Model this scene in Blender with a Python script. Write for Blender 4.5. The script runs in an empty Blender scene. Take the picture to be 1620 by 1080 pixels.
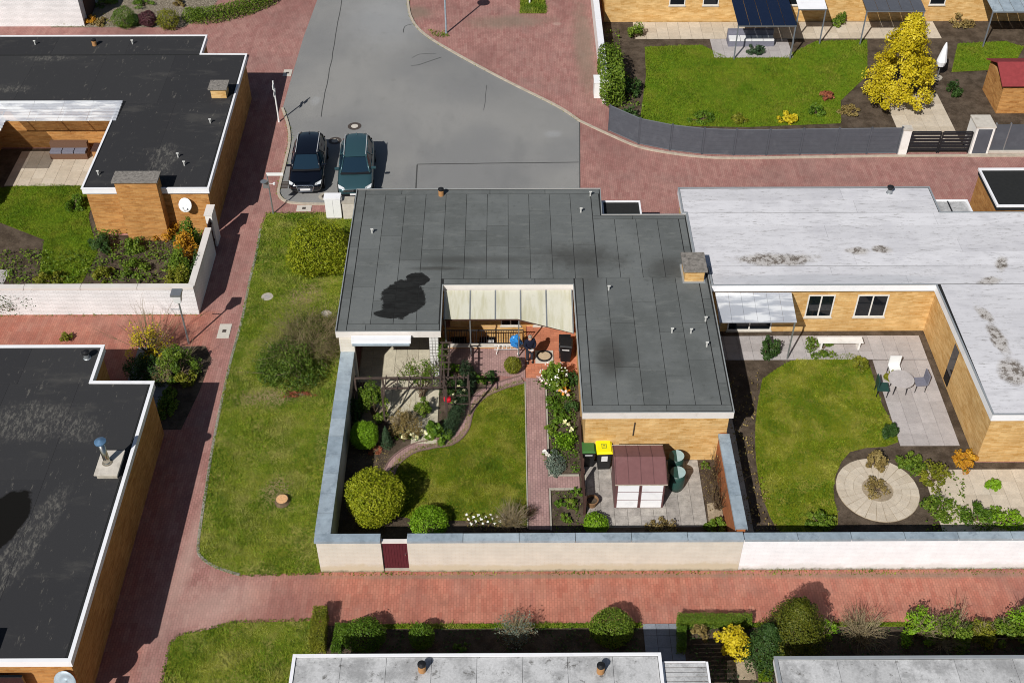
import bpy, bmesh, math, random
import numpy as np
from mathutils import Vector, Matrix

# ------------------------------------------------------------------ camera, sky, sun, exposure
SC = bpy.context.scene
COL = SC.collection
CAM_F, CAM_P, CAM_YAW, CAM_H = 1895.4, math.radians(43.026), math.radians(0.303), 37.0
cam_d = bpy.data.cameras.new('camera'); cam = bpy.data.objects.new('camera', cam_d); COL.objects.link(cam)
cam_d.sensor_width = 36.0; cam_d.lens = 36.0 * CAM_F / 1620.0
cam_d.clip_start = 0.5; cam_d.clip_end = 3000
cam.location = (0, 0, CAM_H)
cam.rotation_euler = (math.pi / 2 - CAM_P, 0, -CAM_YAW)
SC.camera = cam

SUN_AZ, SUN_EL = math.radians(29.5), math.radians(42.0)      # shadows fall towards (sin az, cos az)
world = bpy.data.worlds.new('World'); SC.world = world; world.use_nodes = True
wn = world.node_tree.nodes; wl = world.node_tree.links
sky = wn.new('ShaderNodeTexSky'); sky.sky_type = 'NISHITA'; sky.sun_disc = False
sky.sun_elevation = SUN_EL; sky.sun_rotation = math.pi + SUN_AZ
wn['Background'].inputs['Strength'].default_value = 0.05
wl.new(sky.outputs['Color'], wn['Background'].inputs['Color'])
sun_d = bpy.data.lights.new('sun', 'SUN'); sun_d.energy = 4.9; sun_d.angle = math.radians(0.5); sun_d.color = (1.0, 0.97, 0.925)
sun = bpy.data.objects.new('sun', sun_d); COL.objects.link(sun)
sun.rotation_euler = Vector((math.sin(SUN_AZ) * math.cos(SUN_EL), math.cos(SUN_AZ) * math.cos(SUN_EL), -math.sin(SUN_EL))).to_track_quat('-Z', 'Y').to_euler()
SC.view_settings.view_transform = 'Standard'; SC.view_settings.look = 'None'
SC.cycles.pixel_filter_type = 'BLACKMAN_HARRIS'; SC.cycles.filter_width = 1.0
SC.view_settings.exposure = -0.03; SC.view_settings.gamma = 1.0; SC.view_settings.use_curve_mapping = False

rng = np.random.default_rng(7); random.seed(7)

# ------------------------------------------------------------------ surveying: photo pixel (1620x1080) -> point at height z
_f = Vector((math.sin(CAM_YAW) * math.cos(CAM_P), math.cos(CAM_YAW) * math.cos(CAM_P), -math.sin(CAM_P)))
_r = Vector((math.cos(CAM_YAW), -math.sin(CAM_YAW), 0)); _d = _f.cross(_r)
def at(px, py, z=0.0):
    v = (px - 810) / CAM_F * _r + (py - 540) / CAM_F * _d + _f
    t = (z - CAM_H) / v.z
    return (v.x * t, v.y * t)
def mpp(y): return (y * math.cos(CAM_P) + CAM_H * math.sin(CAM_P)) / CAM_F   # metres per photo pixel

# ------------------------------------------------------------------ object helpers
WT = {}
def link(o, parent=None, local=False):
    COL.objects.link(o)
    if parent is not None:
        o.parent = parent
        if not local:
            o.location = Vector(o.location) - WT.get(parent.name, Vector((0, 0, 0)))
            WT[o.name] = Vector((0, 0, 0)) if o.type == 'MESH' else Vector((0, 0, 0))
    return o
def tag(o, label=None, cat=None, group=None, kind=None):
    if label: o['label'] = label
    if cat: o['category'] = cat
    if group: o['group'] = group
    if kind: o['kind'] = kind
    return o
def thing(name, label, cat, loc, group=None, rz=0.0):
    o = bpy.data.objects.new(name, None); o.empty_display_size = 0.3
    o.location = loc; o.rotation_euler = (0, 0, rz); COL.objects.link(o)
    WT[o.name] = Vector(loc)
    return tag(o, label, cat, group)

class MB:
    def __init__(s): s.v = []; s.f = []; s.m = []
    def add(s, vs, fs, m=0):
        b = len(s.v); s.v += [tuple(p) for p in vs]
        for f in fs: s.f.append(tuple(b + i for i in f)); s.m.append(m)
        return s
    def box(s, x0, x1, y0, y1, z0, z1, m=0):
        return s.add([(x0,y0,z0),(x1,y0,z0),(x1,y1,z0),(x0,y1,z0),(x0,y0,z1),(x1,y0,z1),(x1,y1,z1),(x0,y1,z1)],
                     [(3,2,1,0),(4,5,6,7),(0,1,5,4),(1,2,6,5),(2,3,7,6),(3,0,4,7)], m)
    def prism(s, poly, z0, z1, m=0, bottom=True):
        n = len(poly)
        vs = [(p[0],p[1],z0) for p in poly] + [(p[0],p[1],z1) for p in poly]
        fs = [tuple(range(n, 2*n))] + [(i,(i+1)%n,n+(i+1)%n,n+i) for i in range(n)]
        if bottom: fs.append(tuple(reversed(range(n))))
        return s.add(vs, fs, m)
    def sheet(s, poly, z, m=0):
        return s.add([(p[0],p[1],z) for p in poly], [tuple(range(len(poly)))], m)
    def ring(s, outer, inner, z0, z1, m=0):
        n = len(outer)
        vs = [(p[0],p[1],z) for z in (z0,z1) for q in (outer,inner) for p in q]
        fs = []
        for i in range(n):
            j = (i+1) % n
            fs += [(i,j,2*n+j,2*n+i), (n+j,n+i,3*n+i,3*n+j), (2*n+i,2*n+j,3*n+j,3*n+i), (j,i,n+i,n+j)]
        return s.add(vs, fs, m)
    def bar(s, a, b, r0, r1=None, n=6, m=0, caps=True, square=False):
        r1 = r0 if r1 is None else r1
        a = Vector(a); b = Vector(b); d = (b - a)
        if d.length < 1e-6: return s
        d.normalize(); up = Vector((0,0,1)) if abs(d.z) < 0.9 else Vector((1,0,0))
        u = d.cross(up).normalized(); w = u.cross(d)
        if square: n = 4
        off = math.pi/4 if square else 0
        vs = []
        for c, r in ((a, r0), (b, r1)):
            for k in range(n):
                t = off + 2*math.pi*k/n; vs.append(c + (u*math.cos(t) + w*math.sin(t))*r)
        fs = [(k,(k+1)%n,n+(k+1)%n,n+k) for k in range(n)]
        if caps: fs += [tuple(reversed(range(n))), tuple(range(n,2*n))]
        return s.add(vs, fs, m)
    def lathe(s, c, prof, n=20, m=0, close=True):   # prof: list of (r, z) from bottom to top
        vs = []; k = len(prof)
        for r, z in prof:
            for i in range(n):
                t = 2*math.pi*i/n; vs.append((c[0]+r*math.cos(t), c[1]+r*math.sin(t), c[2]+z))
        fs = [(a*n+i, a*n+(i+1)%n, (a+1)*n+(i+1)%n, (a+1)*n+i) for a in range(k-1) for i in range(n)]
        if close: fs += [tuple(reversed(range(n))), tuple(range((k-1)*n, k*n))]
        return s.add(vs, fs, m)
    def mesh(s, name):
        me = bpy.data.meshes.new(name); me.from_pydata(s.v, [], s.f); me.update(); return me
    def build(s, name, mats, parent=None, smooth=False, loc=None, local=False, rz=0.0):
        me = s.mesh(name)
        mats = mats if isinstance(mats, (list, tuple)) else [mats]
        for m in mats: me.materials.append(MAT[m])
        if len(mats) > 1: me.polygons.foreach_set('material_index', s.m)
        if smooth: me.shade_smooth()
        bm = bmesh.new(); bm.from_mesh(me); bmesh.ops.recalc_face_normals(bm, faces=bm.faces); bm.to_mesh(me); bm.free()
        o = bpy.data.objects.new(name, me)
        if loc: o.location = loc
        if rz: o.rotation_euler = (0, 0, rz)
        return link(o, parent, local)
def copy_part(src, loc, parent, rz=None, sc=None):     # another piece sharing the mesh
    o = src.copy(); o.parent = None; o.location = loc
    if rz is not None: o.rotation_euler = (0, 0, rz)
    if sc is not None: o.scale = sc
    return link(o, parent)
def struct(name, mb, mats, parent=None): 
    o = mb.build(name, mats, parent)
    if parent is None: o['kind'] = 'structure'
    return o
def offset(poly, d):        # outward for counter-clockwise polygons
    n = len(poly); out = []
    A = sum(poly[i][0]*poly[(i+1)%n][1]-poly[(i+1)%n][0]*poly[i][1] for i in range(n))
    sg = 1 if A > 0 else -1
    for i in range(n):
        p, q, r = Vector(poly[i-1][:2]), Vector(poly[i][:2]), Vector(poly[(i+1)%n][:2])
        a = (q-p).normalized(); b = (r-q).normalized()
        na = Vector((a.y,-a.x))*sg; nb = Vector((b.y,-b.x))*sg
        k = (na+nb); k = k / max(0.3, k.dot(na)) if k.length > 1e-6 else na
        o = q + k*d; out.append((o.x,o.y))
    return out
def rect(x0, x1, y0, y1): return [(x0,y0),(x1,y0),(x1,y1),(x0,y1)]
def band(pts, w0, w1):      # strip polygon along a polyline, w0 right / w1 left of it
    P = [Vector(p[:2]) for p in pts]; L = []; R = []
    for i, p in enumerate(P):
        d = (P[min(i+1,len(P)-1)] - P[max(i-1,0)]).normalized(); n = Vector((-d.y, d.x))
        L.append(tuple(p + n*w1)); R.append(tuple(p - n*w0))
    return R, L
def smooth_line(pts, k=6):  # Catmull-Rom
    P = [Vector(p[:2]) for p in pts]; out = []
    for i in range(len(P)-1):
        a, b, c, d = P[max(i-1,0)], P[i], P[i+1], P[min(i+2,len(P)-1)]
        for j in range(k):
            t = j/k
            q = 0.5*((2*b)+(-a+c)*t+(2*a-5*b+4*c-d)*t*t+(-a+3*b-3*c+d)*t**3); out.append((q.x,q.y))
    out.append(tuple(P[-1])); return out

# ------------------------------------------------------------------ materials
MAT = {}
def S(r, g=None, b=None):
    if isinstance(r, str): r, g, b = int(r[0:2],16), int(r[2:4],16), int(r[4:6],16)
    f = lambda c: (c/255/12.92) if c/255 <= .04045 else ((c/255+.055)/1.055)**2.4
    return (f(r), f(g), f(b), 1.0)
class NT:
    def __init__(s, name, rough=0.85, spec=0.25, metal=0.0):
        s.mat = bpy.data.materials.new(name); s.mat.use_nodes = True
        s.t = s.mat.node_tree; s.n = s.t.nodes; s.b = s.n['Principled BSDF']; s.out = s.n['Material Output']
        s.b.inputs['Roughness'].default_value = rough; s.b.inputs['Specular IOR Level'].default_value = spec; s.b.inputs['Metallic'].default_value = metal
        s.geo = s.n.new('ShaderNodeNewGeometry'); s.pos = s.geo.outputs['Position']
        MAT[name] = s.mat
    def set(s, sock, v):
        if hasattr(v, 'is_output'): s.t.links.new(v, sock)
        else: sock.default_value = v
    def node(s, typ, **kw):
        n = s.n.new(typ)
        for k, v in kw.items(): setattr(n, k, v)
        return n
    def scale(s, vec, sc, rot=(0,0,0), loc=(0,0,0)):
        m = s.node('ShaderNodeMapping'); s.set(m.inputs['Vector'], vec); m.inputs['Scale'].default_value = sc; m.inputs['Rotation'].default_value = rot; m.inputs['Location'].default_value = loc
        return m.outputs[0]
    def noise(s, sc, detail=4, rough=0.55, vec=None, dist=0.0):
        n = s.node('ShaderNodeTexNoise'); s.set(n.inputs['Vector'], vec if vec is not None else s.pos)
        n.inputs['Scale'].default_value = sc; n.inputs['Detail'].default_value = detail; n.inputs['Roughness'].default_value = rough; n.inputs['Distortion'].default_value = dist
        return n.outputs['Fac']
    def voro(s, sc, vec=None, feature='F1'):
        n = s.node('ShaderNodeTexVoronoi', feature=feature); s.set(n.inputs['Vector'], vec if vec is not None else s.pos); n.inputs['Scale'].default_value = sc
        return n
    def rng(s, v, a, b, c=0.0, d=1.0, smooth=True):
        n = s.node('ShaderNodeMapRange', interpolation_type='SMOOTHSTEP' if smooth else 'LINEAR')
        s.set(n.inputs[0], v)
        for i, q in enumerate((a,b,c,d)): n.inputs[1+i].default_value = q
        return n.outputs[0]
    def math(s, op, a, b=0.0):
        n = s.node('ShaderNodeMath', operation=op); s.set(n.inputs[0], a); s.set(n.inputs[1], b); return n.outputs[0]
    def mix(s, fac, a, b, mode='MIX'):
        n = s.node('ShaderNodeMix', data_type='RGBA', blend_type=mode, clamp_factor=True)
        s.set(n.inputs['Factor'], fac); s.set(n.inputs['A'], a); s.set(n.inputs['B'], b); return n.outputs['Result']
    def obrand(s): return s.node('ShaderNodeObjectInfo').outputs['Random']
    def attr(s, name): return s.node('ShaderNodeAttribute', attribute_name=name).outputs['Fac']
    def val(s, col, f):       # brightness multiply by socket f
        h = s.node('ShaderNodeHueSaturation'); s.set(h.inputs['Color'], col); s.set(h.inputs['Value'], f); return h.outputs[0]
    def brick(s, vec, bw, rh, mortar, c1, c2, cm, off=0.5, bias=0.0):
        n = s.node('ShaderNodeTexBrick', offset=off); s.set(n.inputs['Vector'], vec)
        for k, v in (('Color1',c1),('Color2',c2),('Mortar',cm),('Scale',1.0),('Mortar Size',mortar),('Mortar Smooth',0.2),('Bias',bias),('Brick Width',bw),('Row Height',rh)): s.set(n.inputs[k], v)
        return n.outputs['Color'], n.outputs['Fac']
    def bump(s, h, strength=0.3, dist=0.02):
        n = s.node('ShaderNodeBump'); s.set(n.inputs['Height'], h); n.inputs['Strength'].default_value = strength; n.inputs['Distance'].default_value = dist
        s.t.links.new(n.outputs[0], s.b.inputs['Normal'])
    def color(s, c): s.set(s.b.inputs['Base Color'], c); return s
    def blob(s, x, y, rx, ry, ang=0.0, edge=0.25, wob=0.6, sc=1.2):   # a stain with its own ragged outline at (x, y)
        m = s.node('ShaderNodeMapping', vector_type='TEXTURE'); s.set(m.inputs['Vector'], s.pos)
        m.inputs['Location'].default_value = (x,y,0); m.inputs['Rotation'].default_value = (0,0,ang); m.inputs['Scale'].default_value = (rx,ry,1e4)
        l = s.node('ShaderNodeVectorMath', operation='LENGTH'); s.set(l.inputs[0], m.outputs[0])
        d = s.math('ADD', l.outputs['Value'], s.math('MULTIPLY', s.math('SUBTRACT', s.noise(sc, 5, 0.65), 0.5), 2*wob))
        return s.rng(d, 1+edge, 1-edge)
    def maxs(s, ms):
        o = ms[0]
        for m in ms[1:]: o = s.math('MAXIMUM', o, m)
        return o
def wallvec(n, horizontal_x=True):
    # bricks wrap round all four walls: run coordinate = x+y, rise = z
    sep = n.node('ShaderNodeSeparateXYZ'); n.set(sep.inputs[0], n.pos)
    c = n.node('ShaderNodeCombineXYZ'); n.set(c.inputs[0], n.math('ADD', sep.outputs[0], sep.outputs[1])); n.set(c.inputs[1], sep.outputs[2])
    return c.outputs[0]
def plain(name, c, rough=0.6, spec=0.3, metal=0.0, var=0.12, sc=6.0, bump=0.0, dirt=None, dirt_amt=0.5, dsc=1.5):
    n = NT(name, rough, spec, metal); c = S(c)
    f = n.rng(n.noise(sc, 5, 0.6), 0.3, 0.7, 1-var, 1+var, False)
    col = n.val(c, f)
    if dirt: col = n.mix(n.rng(n.noise(dsc, 6, 0.7), 0.52, 0.72, 0, dirt_amt), col, S(dirt))
    n.color(col)
    if bump: n.bump(n.noise(sc*6, 4), bump, 0.01)
    return n

def m_paving(name, cols, mort, rot=0.0, bw=0.2, rh=0.1, dirtc='8a7a70', dirt=0.35, blot=None):
    n = NT(name, 0.9, 0.2)
    v = n.scale(n.pos, (1,1,1), (0,0,rot))
    c, f = n.brick(v, bw, rh, 0.012, S(cols[0]), S(cols[1]), S(mort))
    c2, f2 = n.brick(n.scale(n.pos, (1,1,1), (0,0,rot)), bw*3, rh*2, 0.0, S(cols[0]), S(cols[2]), S(mort), 0.37)
    c = n.mix(0.35, c, c2)
    c = n.mix(n.rng(n.noise(0.35, 6, 0.65), 0.45, 0.7, 0, dirt), c, S(dirtc))
    c = n.val(c, n.rng(n.noise(1.1, 6, 0.7), 0.3, 0.7, 0.82, 1.16, False))
    c = n.mix(n.rng(n.noise(3.2, 6, 0.75), 0.60, 0.78, 0, 0.35), c, S('b5a79c'))
    if blot: c = n.mix(n.math('MULTIPLY', n.maxs([n.blob(*b) for b in blot]), 0.7), c, S('746f5c'))
    n.color(c); n.bump(f, -0.25, 0.01)
    return n
n = NT('paving_mix', 0.9, 0.2)
v = n.scale(n.pos, (1,1,1), (0,0,math.pi/2)); sp = n.node('ShaderNodeSeparateXYZ'); n.set(sp.inputs[0], n.pos)
def _br(a, b, c, mo):
    x, f = n.brick(v, .2, .1, .012, S(a), S(b), S(mo)); y, g = n.brick(v, .6, .2, 0.0, S(a), S(c), S(mo), .37); return n.mix(.5, x, y), f
cf, f = _br('a1736c','855c55','b48c82','664941'); cr, f = _br('b06d5a','925646','c08670','70463a')
nz = n.math('MULTIPLY', n.math('SUBTRACT', n.noise(.7,5,.6), .5), 5.0)
m1 = n.math('MULTIPLY', n.rng(n.math('ADD', sp.outputs[0], nz), -11.5, -5.5), n.rng(sp.outputs[1], 27.6, 27.1))
m2 = n.math('MULTIPLY', n.rng(n.math('ADD', sp.outputs[0], n.math('MULTIPLY', nz, .3)), -12.6, -14.6), n.rng(sp.outputs[1], 42, 41.6))
c = n.mix(n.math('MULTIPLY', n.math('MAXIMUM', m1, m2), .9), cf, cr)
c = n.mix(n.rng(n.noise(.35,6,.65), .45, .7, 0, .3), c, S('85706a'))
c = n.mix(n.rng(n.noise(.22,5,.6,n.scale(n.pos,(1,.5,1),(0,0,.3),(4,7,0))), .5, .68, 0, .45), c, S('7b5550'))
c = n.val(c, n.rng(n.noise(1.1,6,.7), .3, .7, .84, 1.14, False))
c = n.mix(n.rng(n.noise(3.2,6,.75), .58, .76, 0, .28), c, S('b09c90'))
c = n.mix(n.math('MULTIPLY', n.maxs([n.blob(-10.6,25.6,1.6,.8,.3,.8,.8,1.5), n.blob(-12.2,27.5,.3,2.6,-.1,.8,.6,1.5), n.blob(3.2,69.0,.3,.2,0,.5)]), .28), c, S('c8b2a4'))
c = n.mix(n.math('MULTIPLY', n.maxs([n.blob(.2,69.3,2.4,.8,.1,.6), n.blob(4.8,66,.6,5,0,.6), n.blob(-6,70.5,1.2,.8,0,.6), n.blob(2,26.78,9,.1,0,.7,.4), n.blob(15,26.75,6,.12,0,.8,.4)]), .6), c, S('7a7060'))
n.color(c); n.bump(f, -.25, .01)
m_paving('paving_garden', ('a58480','8f706c','b4948c'), '705a56', math.pi/2, dirtc='8d7a72')
m_paving('terracotta', ('c27a5c','a9644a','cf8c6c'), '8d5a45', 0, 0.3, 0.15, dirtc='a5715c', dirt=0.25)

n = NT('asphalt', 0.9, 0.25)
c = n.mix(n.rng(n.noise(0.16, 4, 0.5), 0.35, 0.65), S('7d7d7c'), S('8a8986'))
c = n.mix(n.rng(n.noise(0.5, 5, 0.6, n.scale(n.pos,(1,.35,1),(0,0,.5))), 0.5, 0.72, 0, 0.35), c, S('6c6d6d'))
c = n.mix(n.math('MULTIPLY', n.maxs([n.blob(-7.5,70,2.2,3.2,0,.8), n.blob(-11,60,.25,.4,0,.6), n.blob(2.6,56.5,.4,.3,0,.6)]), 0.35), c, S('a0a2a4'))
c = n.mix(n.math('MULTIPLY', n.maxs([n.blob(0,60.5,3,1.6,-.7,.8), n.blob(-4,65,1.4,3,.3,.8)]), 0.25), c, S('6a6b6b'))
c = n.mix(n.rng(n.noise(1.6, 7, 0.75), 0.55, 0.7, 0, 0.3), c, S('6a6763'))
c = n.val(c, n.rng(n.noise(20, 4, 0.8), 0.3, 0.7, 0.8, 1.2, False))
n.color(c); n.bump(n.noise(40, 3), 0.35, 0.01)

def m_lawn(name, a, b, dry, amt=0.75, sc=0.6, bald=None):
    n = NT(name, 0.95, 0.1)
    c = n.mix(n.rng(n.noise(sc, 6, 0.65), 0.35, 0.65), S(a), S(b))
    c = n.mix(n.rng(n.noise(sc*1.7, 6, 0.7, n.scale(n.pos,(1,1,1),(0,0,.4),(9,3,0))), 0.46, 0.66, 0, amt), c, S(dry))
    c = n.mix(n.rng(n.noise(9, 5, 0.7), 0.5, 0.75, 0, 0.35), c, S('3a4a10'))
    c = n.val(c, n.rng(n.noise(24, 3, 0.7), 0.25, 0.75, 0.7, 1.3, False))
    if bald: c = n.mix(n.math('MULTIPLY', n.maxs([n.blob(*q) for q in bald]), .85), c, S('9a8468'))
    n.color(c); n.bump(n.noise(30, 4), 0.6, 0.03)
m_lawn('lawn_verge', '5f701a', '7a7f2c', '958e50', 0.8, 0.55, [(-9.6,42.9,.8,.7,0,.6,.8,1.5),(-10.2,36.2,1.3,.5,.1,.7,.8,1.5),(-9.2,31.0,.5,.6,0,.7,.6,2),(-8.1,39.5,.7,1.4,0,.7,.8,1.5)])
m_lawn('lawn_garden', '5f6b12', '757a1e', '928a40', 0.7, 0.8)
m_lawn('lawn_lush', '5a7414', '6a7a1a', '7f7d2c', 0.3, 0.5)
def m_blade(name, cols):
    n = NT(name, 0.7, 0.2); a = n.attr('rnd')
    c = n.mix(n.rng(a,0,.5,0,1,False), S(cols[0]), S(cols[1])); c = n.mix(n.rng(a,.5,1,0,1,False), c, S(cols[2]))
    c = n.mix(n.rng(n.noise(0.8,4,0.55), 0.46, 0.64, 0, 0.6), c, S(cols[3])); c = n.mix(n.rng(n.noise(0.6,4,.55,n.scale(n.pos,(1,1,1),(0,0,.7),(5,2,0))),.48,.62,0,.75), c, S(cols[0])); c = n.val(c, n.rng(n.noise(2.2,5,.65),.3,.7,.68,1.38,False))
    n.color(c); tl(n, c, 0.25)
def tl(n, c, k):
    t = n.node('ShaderNodeBsdfTranslucent'); n.set(t.inputs['Color'], c)
    mx = n.node('ShaderNodeMixShader'); mx.inputs[0].default_value = k
    n.t.links.new(n.b.outputs[0], mx.inputs[1]); n.t.links.new(t.outputs[0], mx.inputs[2]); n.t.links.new(mx.outputs[0], n.out.inputs['Surface'])
m_blade('blade_verge', ('506f12','738822','95983a','a5a05a'))
m_blade('blade_garden', ('4e6c10','6e8018','8c902a','a09a48'))
m_blade('blade_lush', ('567614','668018','7d8628','82822f'))
def m_leaf(name, cols, tr=0.25, rough=0.55, spec=0.25):
    n = NT(name, rough, spec); a = n.attr('rnd')
    c = n.mix(n.rng(a,0,.5,0,1,False), S(cols[0]), S(cols[1])); c = n.mix(n.rng(a,.5,1,0,1,False), c, S(cols[2]))
    n.color(c)
    if tr: tl(n, c, tr)
m_leaf('leaf_golden', ('727f10','929a1c','aeae30'))
m_leaf('leaf_golden_shrub', ('5e700e','828c18','a4a62a'))
m_leaf('leaf_lime', ('5c8212','749a1c','8cb02c'))
m_leaf('leaf_yellow', ('a89a14','c9b41c','dccb3a'))
m_leaf('leaf_green', ('3d5c14','55721c','6d8a2a'))
m_leaf('leaf_verge', ('3a5216','526a20','708232'))
plain('twig_verge', '85775a', 0.9, 0.1, var=0.3, sc=8)
m_leaf('leaf_mid', ('465f18','5f7820','7c8e30'))
m_leaf('leaf_dark', ('27401a','375222','4a6430'))
m_leaf('leaf_olive', ('5e6618','767a20','8c8a2c'))
m_leaf('leaf_fir', ('2c4028','3c5236','4d6344'))
m_leaf('leaf_grey', ('56665a','6c7a6c','86917f'))
m_leaf('leaf_brown', ('6d5c34','82703f','958452'), 0.1)
m_leaf('leaf_thicket', ('45501c','5e6428','7c764a'), 0.1)
m_leaf('leaf_thuja', ('3e4a12','565c18','6c6e20'))
m_leaf('leaf_purple', ('4a2e34','5d3a40','70484a'))
m_leaf('leaf_russet', ('8a4a3a','9c5c42','a86e4a'))
m_leaf('leaf_orange', ('a8701c','c08a24','d0a030'))
m_leaf('petal_white', ('e8e6dc','f2f0e8','f6f4ee'), 0.1)
m_leaf('petal_pink', ('e2b8b4','ecd0cc','f4e6e0'), 0.1)
m_leaf('petal_orange', ('e0902c','e8a040','f0b858'), 0.1)
m_leaf('petal_yellow', ('e8d040','f0dc5c','f4e88a'), 0.1)
m_leaf('petal_cream', ('e0dca0','ece8b8','f2efd0'), 0.1)
plain('bark', '6a5a48', 0.9, 0.1, var=0.25, sc=12, bump=0.3)
plain('twig', '97896c', 0.9, 0.1, var=0.25, sc=10)
plain('twig_dark', '5c4c3a', 0.9, 0.1, var=0.25, sc=10)
plain('cut_wood', 'd0a478', 0.85, 0.1, var=0.2, sc=14, dirt='a8784c')

n = NT('soil', 0.95, 0.1)
c = n.mix(n.rng(n.noise(1.4,6,.7),.35,.65), S('43392f'), S('5e5246')); c = n.mix(n.rng(n.noise(5,6,.7),.55,.75,0,.6), c, S('35371e'))
c = n.val(c, n.rng(n.noise(20,4,.7),.25,.75,.65,1.35,False)); n.color(c); n.bump(n.noise(18,5), .6, .04)
n = NT('sandy_soil', 0.95, 0.1)
c = n.mix(n.rng(n.noise(1.2,6,.7),.35,.65), S('8d7f6a'), S('a59680')); c = n.val(c, n.rng(n.noise(20,4,.7),.25,.75,.7,1.3,False)); n.color(c); n.bump(n.noise(18,5), .5, .03)
n = NT('gravel_pale', 0.95, 0.1)
vv = n.voro(14); c = n.mix(n.rng(vv.outputs['Distance'],0,.6), S('b5aa98'), S('6f6658')); c = n.val(c, n.rng(n.noise(6,4,.7),.3,.7,.8,1.2,False)); n.color(c); n.bump(vv.outputs['Distance'], .5, .03)
plain('terrain', '6d7440', 0.95, 0.1, var=0.3, sc=.2)

# walls
def m_brick(name, cols, mort, stain=None, amt=0.35):
    n = NT(name, 0.85, 0.2); v = wallvec(n)
    c, f = n.brick(v, 0.25, 0.083, 0.012, S(cols[0]), S(cols[1]), S(mort))
    c3, f3 = n.brick(v, 0.5, 0.166, 0.0, S(cols[1]), S(cols[2]), S(mort), 0.33); c4, f4 = n.brick(n.scale(v,(1,1,1),(0,0,0),(.13,.04,0)), 0.375, 0.083, 0.0, S(cols[1]), S(cols[2]), S(mort), 0.41)
    c = n.mix(0.42, c, n.mix(.5, c3, c4))
    c = n.val(c, n.rng(n.noise(0.8,5,.6),.3,.7,.9,1.1,False))
    if stain: c = n.mix(n.rng(n.noise(1.3,6,.7, n.scale(n.pos,(1,1,4))), .5,.72,0,amt), c, S(stain))
    n.color(c); n.bump(f, -0.4, 0.012); return n
m_brick('brick_orange', ('c48c50','96602c','d6a464'), 'a88458', '8c6430')
m_brick('brick_yellow', ('d6ac70','b0803e','e8ca94'), 'c0a270', 'a47c40')
m_brick('brick_red', ('b0683e','9a5632','c07a4a'), '8a7058', '6e4a30')
m_brick('brick_white', ('e4e4e4','d8d8d8','ebebeb'), 'b4b2b0', 'bcb8b4', 0.3)
def m_render(name, base, low, zlow, joint='c8bcaa'):
    n = NT(name, 0.9, 0.15); v = wallvec(n)
    c, f = n.brick(v, 0.3, 0.083, 0.006, S(base), S(base), S(joint))
    c = n.val(c, n.rng(n.noise(2.2,5,.6),.3,.7,.93,1.06,False))
    sep = n.node('ShaderNodeSeparateXYZ'); n.set(sep.inputs[0], n.pos)
    h = n.math('ADD', sep.outputs[2], n.math('MULTIPLY', n.math('SUBTRACT', n.noise(0.9,6,.7), .5), .9))
    c = n.mix(n.rng(h, zlow+.12, zlow-.12, 0, .75), c, S(low))
    c = n.mix(n.rng(n.math('ADD', sep.outputs[2], n.math('MULTIPLY', n.noise(3,6,.8), .5)), .42, .22, 0, .85), c, S('6d6654'))
    n.color(c); n.bump(f, -.25, .01)
m_render('render_cream', 'd0cabe', 'bfb296', 0.42)
m_render('render_white', 'eeeef0', 'd4d2ce', 0.3, 'e2e2e4')
plain('white_paint', 'e6e3de', 0.55, 0.35, var=0.04, sc=2, dirt='b8b2a6', dirt_amt=0.35)
plain('fascia_cream', 'd6d0ca', 0.6, 0.3, var=0.04, sc=2, dirt='b0a698', dirt_amt=0.35)
plain('fascia_white', 'e8e8ea', 0.5, 0.35, var=0.03, sc=2, dirt='b4b4b8', dirt_amt=0.3)
plain('edge_metal', 'b4b8ba', 0.45, 0.4, 0.5, var=0.06, sc=3)
plain('vent_grey', 'b8b8b4', 0.5, 0.3, var=0.05)
plain('edge_grey', '909494', 0.6, 0.3, 0.1, var=0.1, sc=3)
n = NT('zinc', 0.5, 0.5, 0.15)
c = n.mix(n.obrand(), S('94a2ac'), S('a8b4bb')); c = n.val(c, n.rng(n.noise(2.4,6,.7),.3,.7,.8,1.2,False)); c = n.mix(n.rng(n.noise(2.0,7,.75),.5,.68,0,.7), c, S('76828c')); c = n.mix(n.rng(n.noise(7,5,.75),.6,.7,0,.5), c, S('c2c8c8')); n.color(c)
plain('steel', 'c8c4ba', 0.22, 0.5, 1.0, var=0.05)
plain('galvanised', 'a4a8aa', 0.45, 0.4, 0.7, var=0.08)
plain('blue_cap', '5a7c9c', 0.4, 0.5, 0.3, var=0.05)
plain('clay_pipe', 'a87c50', 0.7, 0.3, var=0.1)
plain('black_plastic', '1d1d1f', 0.45, 0.4, var=0.06)
plain('black_metal', '26262a', 0.5, 0.4, 0.2, var=0.08)
plain('white_plastic', 'e2e2e0', 0.4, 0.4, var=0.03)
plain('dark_wood', '4a3630', 0.75, 0.2, var=0.2, sc=9)
plain('grey_wood', '4c403a', 0.8, 0.2, var=0.25, sc=9)
plain('maroon', '55222a', 0.6, 0.3, var=0.12, sc=8)
plain('shed_roof', '74504f', 0.6, 0.3, var=0.08, sc=5, dirt='866260', dirt_amt=0.4)
plain('shed_side', '674848', 0.6, 0.3, var=0.08, sc=5)
plain('lid_yellow', 'e8dc10', 0.4, 0.4, var=0.04)
plain('lid_green', '3d6a34', 0.45, 0.4, var=0.06)
plain('label_white', 'dcdcdc', 0.6, 0.3, var=0.03)
plain('barrel_green', '24443e', 0.45, 0.4, var=0.1)
plain('barrel_lid', '9db4b4', 0.5, 0.4, var=0.06)
plain('blue_cloth', '2a7cc0', 0.3, 0.6, var=0.2, sc=12)
plain('cap_stone', '7f7a74', 0.95, 0.15, var=0.35, sc=9, dirt='4c4a46', dirt_amt=0.8, dsc=5, bump=0.3)
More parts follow.
